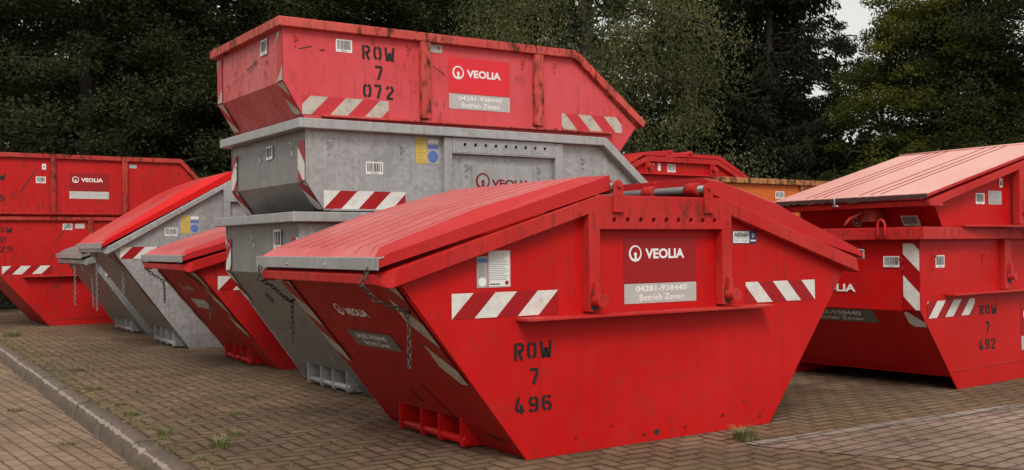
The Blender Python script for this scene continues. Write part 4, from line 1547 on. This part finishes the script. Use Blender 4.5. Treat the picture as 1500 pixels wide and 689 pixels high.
def leaf_mesh(name, P, Dv, Nv, ln, wd, mat):
    """one rhombic leaf per row: centre P, direction Dv, normal Nv"""
    n = len(P)
    Dv = Dv/np.linalg.norm(Dv, axis=1, keepdims=True)
    Sv = np.cross(Nv, Dv)
    Sv /= np.linalg.norm(Sv, axis=1, keepdims=True)+1e-9
    ln = np.asarray(ln).reshape(-1, 1)*np.ones((n, 1))
    wd = np.asarray(wd).reshape(-1, 1)*np.ones((n, 1))
    V = np.stack([P-Dv*ln/2, P+Sv*wd/2-Dv*ln*.05, P+Dv*ln/2, P-Sv*wd/2-Dv*ln*.05], 1).reshape(-1, 3)
    me = bpy.data.meshes.new(name)
    me.vertices.add(4*n)
    me.vertices.foreach_set('co', V.astype(np.float32).ravel())
    me.loops.add(4*n)
    me.loops.foreach_set('vertex_index', np.arange(4*n, dtype=np.int32))
    me.polygons.add(n)
    me.polygons.foreach_set('loop_start', np.arange(0, 4*n, 4, dtype=np.int32))
    me.update(calc_edges=True)
    me.materials.append(mat)
    return me


def rv(rng, n):
    v = rng.normal(size=(n, 3))
    return v/np.linalg.norm(v, axis=1, keepdims=True)


def broad_tree(seed, H, R, base, clumps=170, per=190, leaf=.12, flat=.55, bias=.0, top_pow=.6, weep=0.0, limb=.35, strands=4):
    """trunk and limb tubes plus leaf points gathered in clumps carried by the limbs"""
    rng = np.random.default_rng(seed)
    bm = bmesh.new()
    lean = rng.normal(size=2)*.02*H
    tr = [(lean[0]*t*t, lean[1]*t*t, H*.9*t) for t in np.linspace(0, 1, 8)]
    r0 = .022*H
    tube(bm, tr, [r0*(1-.85*t) for t in np.linspace(0, 1, 8)], 9)
    Ps, Ds, Ns = [], [], []
    nl = max(10, clumps//9)
    for i in range(nl):
        t = base/H+(0.93-base/H)*((i+rng.random()*.7)/nl)
        z0 = H*t*.88
        rel = (t-base/H)/(1-base/H)
        rad = R*(max(.0, 1-rel)**top_pow)*(.55+.45*min(1, rel*4+.35))*rng.uniform(.72, 1.1)
        az = i*2.399+rng.uniform(-.4, .4)
        d = np.array([math.cos(az), math.sin(az), 0])
        c0 = np.array([lean[0]*t*t, lean[1]*t*t, z0])
        rise = rng.uniform(.05, .45)*rad*(1-.3*weep)
        pts = [c0+d*rad*s+np.array([0, 0, rise*math.sin(s*1.5)-weep*.3*rad*s*s]) for s in (0, .35, .7, 1)]
        tube(bm, [tuple(p) for p in pts], [r0*limb*(1-.75*s)*(1-.5*rel) + .006 for s in (0, .35, .7, 1)], 6)
        for j in range(9):
            s = min(1.0, .25+.8*math.sqrt(rng.random()))
            p = c0+d*rad*s+np.array([0, 0, rise*math.sin(s*1.5)-weep*.3*rad*s*s])
            side = np.cross(d, [0, 0, 1])
            off = side*rng.normal()*rad*.33+np.array([0, 0, rng.normal()*.16*R])
            q = p+off
            if j % 3 == 0:
                tube(bm, [tuple(p), tuple((p+q)/2+np.array([0, 0, .06])), tuple(q)], [.02, .013, .006], 5)
            cr = rng.uniform(.28, .62)*R*.36+.12
            n = int(per*rng.uniform(.6, 1.3))
            v = rv(rng, n)*(rng.random((n, 1))**.42)*cr
            v[:, 2] *= flat
            v[:, 2] -= .25*(v[:, 0]**2+v[:, 1]**2)/cr
            Ps.append(q+v)
            dd = rv(rng, n)+d*.5
            dd[:, 2] = dd[:, 2]*.5-.35-weep
            nn = rv(rng, n)*.75+np.array([0, 0, 1.0])
            Ds.append(dd)
            Ns.append(nn)
            if weep:
                for _ in range(strands):
                    L = rng.uniform(.5, 1.5)*weep*1.1
                    st = q+rv(rng, 1)[0]*cr*.8
                    m_ = int(L*34)
                    zz = rng.random(m_)*L
                    sw = rng.normal(size=(m_, 3))*.055
                    Ps.append(st+sw+np.stack([0*zz, 0*zz, -zz], 1)+np.outer(zz, rng.normal(size=3)*.08*np.array([1, 1, 0])))
                    dd = rv(rng, m_)*.6
                    dd[:, 2] -= 1
                    Ds.append(dd)
                    Ns.append(rv(rng, m_))
    P, Dv, Nv = np.concatenate(Ps), np.concatenate(Ds), np.concatenate(Ns)
    keep = P[:, 2] > .12
    P, Dv, Nv = P[keep], Dv[keep], Nv[keep]
    sz = leaf*rng.uniform(.6, 1.25, len(P))
    return bm, P, Dv, Nv, sz


def spruce_tree(seed, H, R, base=.6, per=120, whorls=34, needle=.16, dens=1.0):
    rng = np.random.default_rng(seed)
    bm = bmesh.new()
    tube(bm, [(0, 0, 0), (.03, 0, H*.4), (0, .02, H*.75), (0, 0, H)], [.0085*H, .0065*H, .0035*H, .01], 10)
    Ps, Ds, Ns = [], [], []
    for i in range(whorls):
        t = (i+rng.random()*.5)/whorls
        z = base+(H-base)*t
        rad = R*(1-t)**.75*rng.uniform(.8, 1.1)+.15
        nb = 6 if t < .7 else 4
        for b in range(nb):
            if rng.random() > .9*dens:
                continue
            az = rng.random()*6.283
            d = np.array([math.cos(az), math.sin(az), 0])
            L = rad*rng.uniform(.65, 1.08)
            droop = rng.uniform(.15, .4)
            f = lambda s: np.array([0, 0, z])+d*L*s+np.array([0, 0, -droop*L*s+.28*L*s*s])
            tube(bm, [tuple(f(s)) for s in (0, .5, 1)], [.035*(1-t)+.008, .018*(1-t)+.005, .003], 5)
            n = int(per*(L/R+.2)*dens)
            s = .08+.92*rng.random(n)**.7
            c = np.stack([f(x) for x in s])
            side = np.cross(d, [0, 0, 1])
            wv = rng.normal(size=n)*(.05+.2*np.sin(np.pi*np.clip(s, 0, 1))*min(1, L))
            hang = rng.random(n)**1.5*(.12+.38*min(1, L/1.5))
            Ps.append(c+np.outer(wv, side)+np.stack([0*s, 0*s, -hang], 1))
            dd = np.outer(np.ones(n), d)*.5+np.outer(np.sign(wv)*.7, side)+rv(rng, n)*.45
            dd[:, 2] -= .75
            Ds.append(dd)
            Ns.append(rv(rng, n)+np.array([0, 0, .5]))
    P, Dv, Nv = np.concatenate(Ps), np.concatenate(Ds), np.concatenate(Ns)
    keep = P[:, 2] > .1
    P, Dv, Nv = P[keep], Dv[keep], Nv[keep]
    return bm, P, Dv, Nv, needle*rng.uniform(.6, 1.3, len(P))


def pine_tree(seed, H, R, per=260, needle=.14):
    rng = np.random.default_rng(seed)
    bm = bmesh.new()
    tube(bm, [(0, 0, 0), (.1, 0, H*.5), (.05, .1, H*.95)], [.16, .11, .03], 9)
    Ps, Ds, Ns = [], [], []
    for i in range(26):
        t = .45+.53*(i/26)
        z = H*t
        az = i*2.4+rng.random()
        L = R*rng.uniform(.5, 1.05)*(1.15-.6*(t-.45)/.55)
        d = np.array([math.cos(az), math.sin(az), 0])
        q = np.array([.07, .05, z])+d*L+np.array([0, 0, L*rng.uniform(.0, .45)])
        tube(bm, [(.07, .05, z), tuple((np.array([.07, .05, z])+q)/2+np.array([0, 0, .1])), tuple(q)], [.045, .03, .012], 6)
        for c in range(3):
            cc = q-d*L*.35*c*rng.random()+rng.normal(size=3)*.22
            n = int(per*rng.uniform(.6, 1.2))
            v = rv(rng, n)*(rng.random((n, 1))**.5)*rng.uniform(.28, .55)
            v[:, 2] *= .6
            Ps.append(cc+v)
            Ds.append(v+rv(rng, n)*.3+np.array([0, 0, .2]))
            Ns.append(rv(rng, n))
    P, Dv, Nv = np.concatenate(Ps), np.concatenate(Ds), np.concatenate(Ns)
    return bm, P, Dv, Nv, needle*rng.uniform(.6, 1.3, len(P))


_tree_cache = {}


def plant(kind, key, build, px, D, label, leafm, barkm, wratio=.55, cat='tree', rot=0.0, sc=1.0, z=-.02, group=None):
    """a tree of its own: trunk and crown meshes under an Empty at its foot"""
    if key not in _tree_cache:
        bm, P, Dv, Nv, sz = build()
        tm = bpy.data.meshes.new('trunk')
        bm.to_mesh(tm)
        bm.free()
        tm.materials.append(M[barkm])
        lm = leaf_mesh('crown', P, Dv, Nv, sz, sz*wratio, M[leafm])
        _tree_cache[key] = (tm, lm)
    tm, lm = _tree_cache[key]
    e = bpy.data.objects.new(kind, None)
    COL.objects.link(e)
    e.location = at(px, D, z)
    e.rotation_euler = (0, 0, rot)
    e.scale = (sc, sc, sc)
    e['label'] = label
    e['category'] = cat
    if group:
        e['group'] = group
    for nm, me in (('trunk', tm), ('crown', lm)):
        o = bpy.data.objects.new(nm if kind != 'shrub' or nm != 'trunk' else 'stems', me)
        COL.objects.link(o)
        o.parent = e
    return e


T_birch = lambda: broad_tree(11, 13.0, 3.7, .6, clumps=430, per=370, leaf=.064, flat=.75, top_pow=.3, weep=.85, limb=.12, strands=5)
T_beech = lambda: broad_tree(23, 8.6, 2.55, .4, clumps=520, per=330, leaf=.085, flat=.38, top_pow=.36)
T_dark = lambda: broad_tree(31, 12.0, 4.0, .4, clumps=480, per=330, leaf=.10, flat=.5, top_pow=.4, limb=.16)
T_oak = lambda: broad_tree(37, 11.0, 3.6, .5, clumps=460, per=320, leaf=.09, flat=.6, top_pow=.4)
T_shrub = lambda: broad_tree(41, 3.4, 1.9, .1, clumps=260, per=260, leaf=.075, flat=.45, top_pow=.5)
T_spruce = lambda: spruce_tree(51, 16.0, 3.2, .3, 420, 56, .16)
T_spruce2 = lambda: spruce_tree(57, 15.0, 3.8, .3, 400, 50, .17)
T_pine = lambda: pine_tree(61, 9.0, 1.9)

plant('birch_tree', 'birch', T_birch, 866, 26.5, 'weeping birch with fine light green leaves above the centre stack', 'leaf_birch', 'bark_birch', .6, sc=1.16)
plant('spruce_tree', 'spruce', T_spruce, 1130, 27, 'tall dark spruce with bare pale trunk right of the birch', 'leaf_spruce', 'bark_spruce', .34)
plant('beech_tree', 'beech', T_beech, 1372, 25, 'broad beech with yellow green top behind the pink lidded skip', 'leaf_beech', 'bark', .62)
plant('oak_tree', 'oak', T_oak, 1532, 24, 'green oak cut off by the right edge of the photo', 'leaf_oak', 'bark', .6)
plant('pine_tree', 'pine', T_pine, 1232, 35, 'small ragged pine against the sky, between spruce and beech', 'leaf_spruce', 'bark', .3, rot=1.0, sc=.95)
plant('pine_tree', 'pine', T_pine, 1425, 34, 'pine peeping over the right shoulder of the beech', 'leaf_spruce', 'bark', .3, rot=3.0, sc=1.12)
plant('spruce_tree', 'spruce2', T_spruce2, 1035, 31, 'dark spruce half hidden behind the right side of the birch', 'leaf_spruce', 'bark_spruce', .34, rot=.5)
plant('spruce_tree', 'spruce2', T_spruce2, -10, 29, 'gappy dark spruce at the left edge of the photo', 'leaf_spruce', 'bark_spruce', .34, rot=2.0)
plant('broadleaf_tree', 'dark', T_dark, 130, 24.5, 'dense dark broadleaf tree above the far left stack', 'leaf_oak', 'bark', .62, rot=.3)
plant('broadleaf_tree', 'dark', T_dark, 330, 28, 'dark broadleaf tree left of the faded top skip', 'leaf_dark', 'bark', .62, rot=2.2)
plant('broadleaf_tree', 'dark', T_dark, 500, 27.5, 'dark broadleaf tree straight above the faded top skip', 'leaf_dark', 'bark', .62, rot=4.0, sc=1.05)
plant('spruce_tree', 'spruce2', T_spruce2, 640, 30, 'dark spruce close to the left edge of the birch', 'leaf_spruce', 'bark_spruce', .34, rot=4.1)
plant('spruce_tree', 'spruce2', T_spruce2, 235, 31, 'dark spruce standing between the two left broadleaf trees', 'leaf_spruce', 'bark_spruce', .34, rot=5.1)
plant('spruce_tree', 'spruce', T_spruce, 415, 32, 'dark spruce behind the trees left of centre', 'leaf_spruce', 'bark_spruce', .34, rot=3.3)
plant('spruce_tree', 'spruce2', T_spruce2, 760, 33, 'dark spruce showing through behind the birch', 'leaf_spruce', 'bark_spruce', .34, rot=1.3)
for px, D, rot, sc, lb in ((1195, 23.5, .4, .85, 'dark leafy shrub at the foot of the spruce'), (1275, 22.5, 1.9, .8, 'dark green shrub at the lower left of the beech'), (1400, 22, 3.1, .9, 'dark green shrub under the middle of the beech'), (1485, 21.5, 4.4, 1.0, 'dark green shrub below the oak at the right edge'), (1070, 25, 5.2, .8, 'low dark shrub between the birch and the spruce'), (40, 21.5, 2.6, .95, 'leafy shrub directly behind the far left stack'), (250, 22.5, .9, .9, 'dark shrub behind the slope of the far left stack')):
    plant('shrub', 'shrub', T_shrub, px, D, lb, 'leaf_shrub', 'bark', .6, cat='shrub', rot=rot, sc=sc)

# the wood further back reads as one dark mass
rng = np.random.default_rng(77)
Ps, Ds, Ns = [], [], []
for i in range(2400):
    px = rng.uniform(-260, 1760)
    D = rng.uniform(36, 46)
    ztop = 12.5
    if 1175 < px < 1480:
        ztop = 5.2+.8*math.sin(px*.05)
    elif px >= 1480:
        ztop = 7.5
    z = rng.uniform(.2, ztop)
    c = at(px, D, z)
    n = 95
    v = rv(rng, n)*(rng.random((n, 1))**.5)*rng.uniform(.7, 1.2)
    v[:, 2] *= .55
    Ps.append(np.array(c)+v)
    dd = rv(rng, n)
    dd[:, 2] -= .4
    Ds.append(dd)
    Ns.append(rv(rng, n)+np.array([0, 0, .7]))
for i in range(900):  # unseen trees out of view at left, added to shade the skip ends
    y = rng.uniform(-14, 34)
    c = (rng.uniform(-25, -19), y, rng.uniform(.2, 13))
    n = 60
    v = rv(rng, n)*(rng.random((n, 1))**.5)*rng.uniform(.8, 1.4)
    v[:, 2] *= .6
    Ps.append(np.array(c)+v)
    dd = rv(rng, n)
    dd[:, 2] -= .4
    Ds.append(dd)
    Ns.append(rv(rng, n)+np.array([0, 0, .7]))
P = np.concatenate(Ps)
sz = .26*rng.uniform(.6, 1.3, len(P))
me = leaf_mesh('far_wood', P, np.concatenate(Ds), np.concatenate(Ns), sz, sz*.55, M['leaf_spruce'])
o = bpy.data.objects.new('far_wood', me)
COL.objects.link(o)
o['kind'] = 'stuff'

# ================================================================== SMALL GROWTH AND LITTER
k = N('grass_blades')
k.col(k.mix(k.ramp(k.noise(9, 3), .4, .6), (.10, .11, .03), (.20, .19, .07)))
k.rough(.6)
M['grass'] = k.m
k = N('leaf_litter')
k.col(k.mix(k.ramp(k.noise(14, 3), .4, .6), (.30, .23, .15), (.16, .10, .06)))
k.rough(.8)
M['litter'] = k.m


def tuft_mesh(bm, x, y, z, r, h, n, rnd):
    for _ in range(n):
        a, q = rnd.random()*6.283, r*math.sqrt(rnd.random())
        bx, by = x+q*math.cos(a)*.55, y+q*math.sin(a)*.55
        L = h*rnd.uniform(.45, 1.1)
        ln = rnd.uniform(.2, .9)*L
        b = rnd.random()*6.283 if q < r*.3 else a+rnd.uniform(-.6, .6)
        w = rnd.uniform(.0016, .0034)
        sx, sy = -math.sin(b)*w, math.cos(b)*w
        pr = []
        for t in (0, .5, 1):
            ox, oy, oz_ = bx+math.cos(b)*ln*t*t, by+math.sin(b)*ln*t*t, z+L*(t-.25*t*t)
            kx_ = 1-t*.9
            pr.append((bm.verts.new((ox-sx*kx_, oy-sy*kx_, oz_)), bm.verts.new((ox+sx*kx_, oy+sy*kx_, oz_))))
        for i in range(2):
            bm.faces.new((pr[i][0], pr[i][1], pr[i+1][1], pr[i+1][0]))


for i, (x, y, z, r, h, n, lb) in enumerate(((1.42, -.32, .008, .13, .10, 210, 'bushy grass tuft at the end of the pale brick line'),
                                            (-1.30, 1.44, 0, .11, .09, 110, 'grass tuft on the yard paving near the bottom of the photo'),
                                            (-1.72, 1.36, -.12, .10, .12, 120, 'grass tuft on the road against the kerb face'),
                                            (-1.18, 11.2, 0, .22, .13, 160, 'grass tuft by the kerb below the far left stack'),
                                            (-1.47, 2.05, 0, .07, .07, 60, 'small grass tuft behind the kerb, beside the larger paving tuft'),
                                            (-1.46, 3.0, 0, .10, .06, 70, 'thin grass along the kerb joint, halfway down the kerb'),
                                            (-1.42, 3.55, 0, .08, .05, 50, 'sparse grass farther up the kerb joint'),
                                            (-.82, 2.55, 0, .09, .05, 50, 'low weed in the open paving left of the grey bottom skip'),
                                            (-2.02, 4.6, -.12, .11, .05, 60, 'flat weed on the road beside the upper kerb'),
                                            (-1.40, 4.6, 0, .12, .06, 80, 'low spreading weed by the kerb, level with the covered red skip'),
                                            (-1.25, 6.2, 0, .12, .06, 80, 'grassy weed on the yard beside the upper part of the kerb'),
                                            (-.45, 3.3, 0, .10, .05, 60, 'thin grass on open paving just below the grey bottom skip'),
                                            (-1.10, 1.75, 0, .10, .06, 80, 'grass patch on the yard right of the largest paving tuft'),
                                            (-1.95, 2.75, -.12, .09, .05, 45, 'small weed on the road away from the kerb'))):
    bm = bmesh.new()
    rnd = random.Random(100+i)
    tuft_mesh(bm, 0, 0, 0, r, h, int(n*1.4), rnd)
    o = link('grass_tuft', bm, M['grass'])
    o.location = (x, y, z)
    o['label'] = lb
    o['category'] = 'weed'
    o['group'] = 'grass tufts growing in the paving'

bm = bmesh.new()
rnd = random.Random(8)
for i in range(420):
    y = rnd.uniform(.6, 11)
    if rnd.random() < .55:
        x = kx(y)+rnd.uniform(.0, .16)**1.0
        z = 0
    else:
        x, z = -1.55+abs(rnd.gauss(0, .55)), 0
    tuft_mesh(bm, x, y, z, rnd.uniform(.02, .05), rnd.uniform(.010, .032), 12, rnd)
o = link('joint_grass', bm, M['grass'])
o['kind'] = 'stuff'
bm = bmesh.new()
for i in range(620):
    u = rnd.random()
    if u < .6:
        y = rnd.uniform(.4, 9)
        x, z = kx(y)-.15-abs(rnd.gauss(0, .12)), -.117
    elif u < .8:
        x, y, z = rnd.uniform(-1.6, 0), rnd.uniform(.3, 8), .003
    else:
        x, y, z = rnd.uniform(.5, 5), rnd.uniform(-1.6, -.2), .012
    s, t = rnd.uniform(.003, .018)*(1.6 if rnd.random() < .08 else 1), rnd.random()*6.28
    c_, s_ = math.cos(t)*s, math.sin(t)*s
    h = rnd.uniform(.001, .006)
    bm.faces.new([bm.verts.new(p) for p in ((x-c_, y-s_, z), (x+s_*.6, y-c_*.6, z+h), (x+c_, y+s_, z+h*.4), (x-s_*.6, y+c_*.6, z+h*.7))])
tube(bm, [(2.18, -.92, .012), (2.26, -.95, .014), (2.33, -1.0, .012)], .005, 6)
o = link('leaf_litter', bm, M['litter'])
o['kind'] = 'stuff'
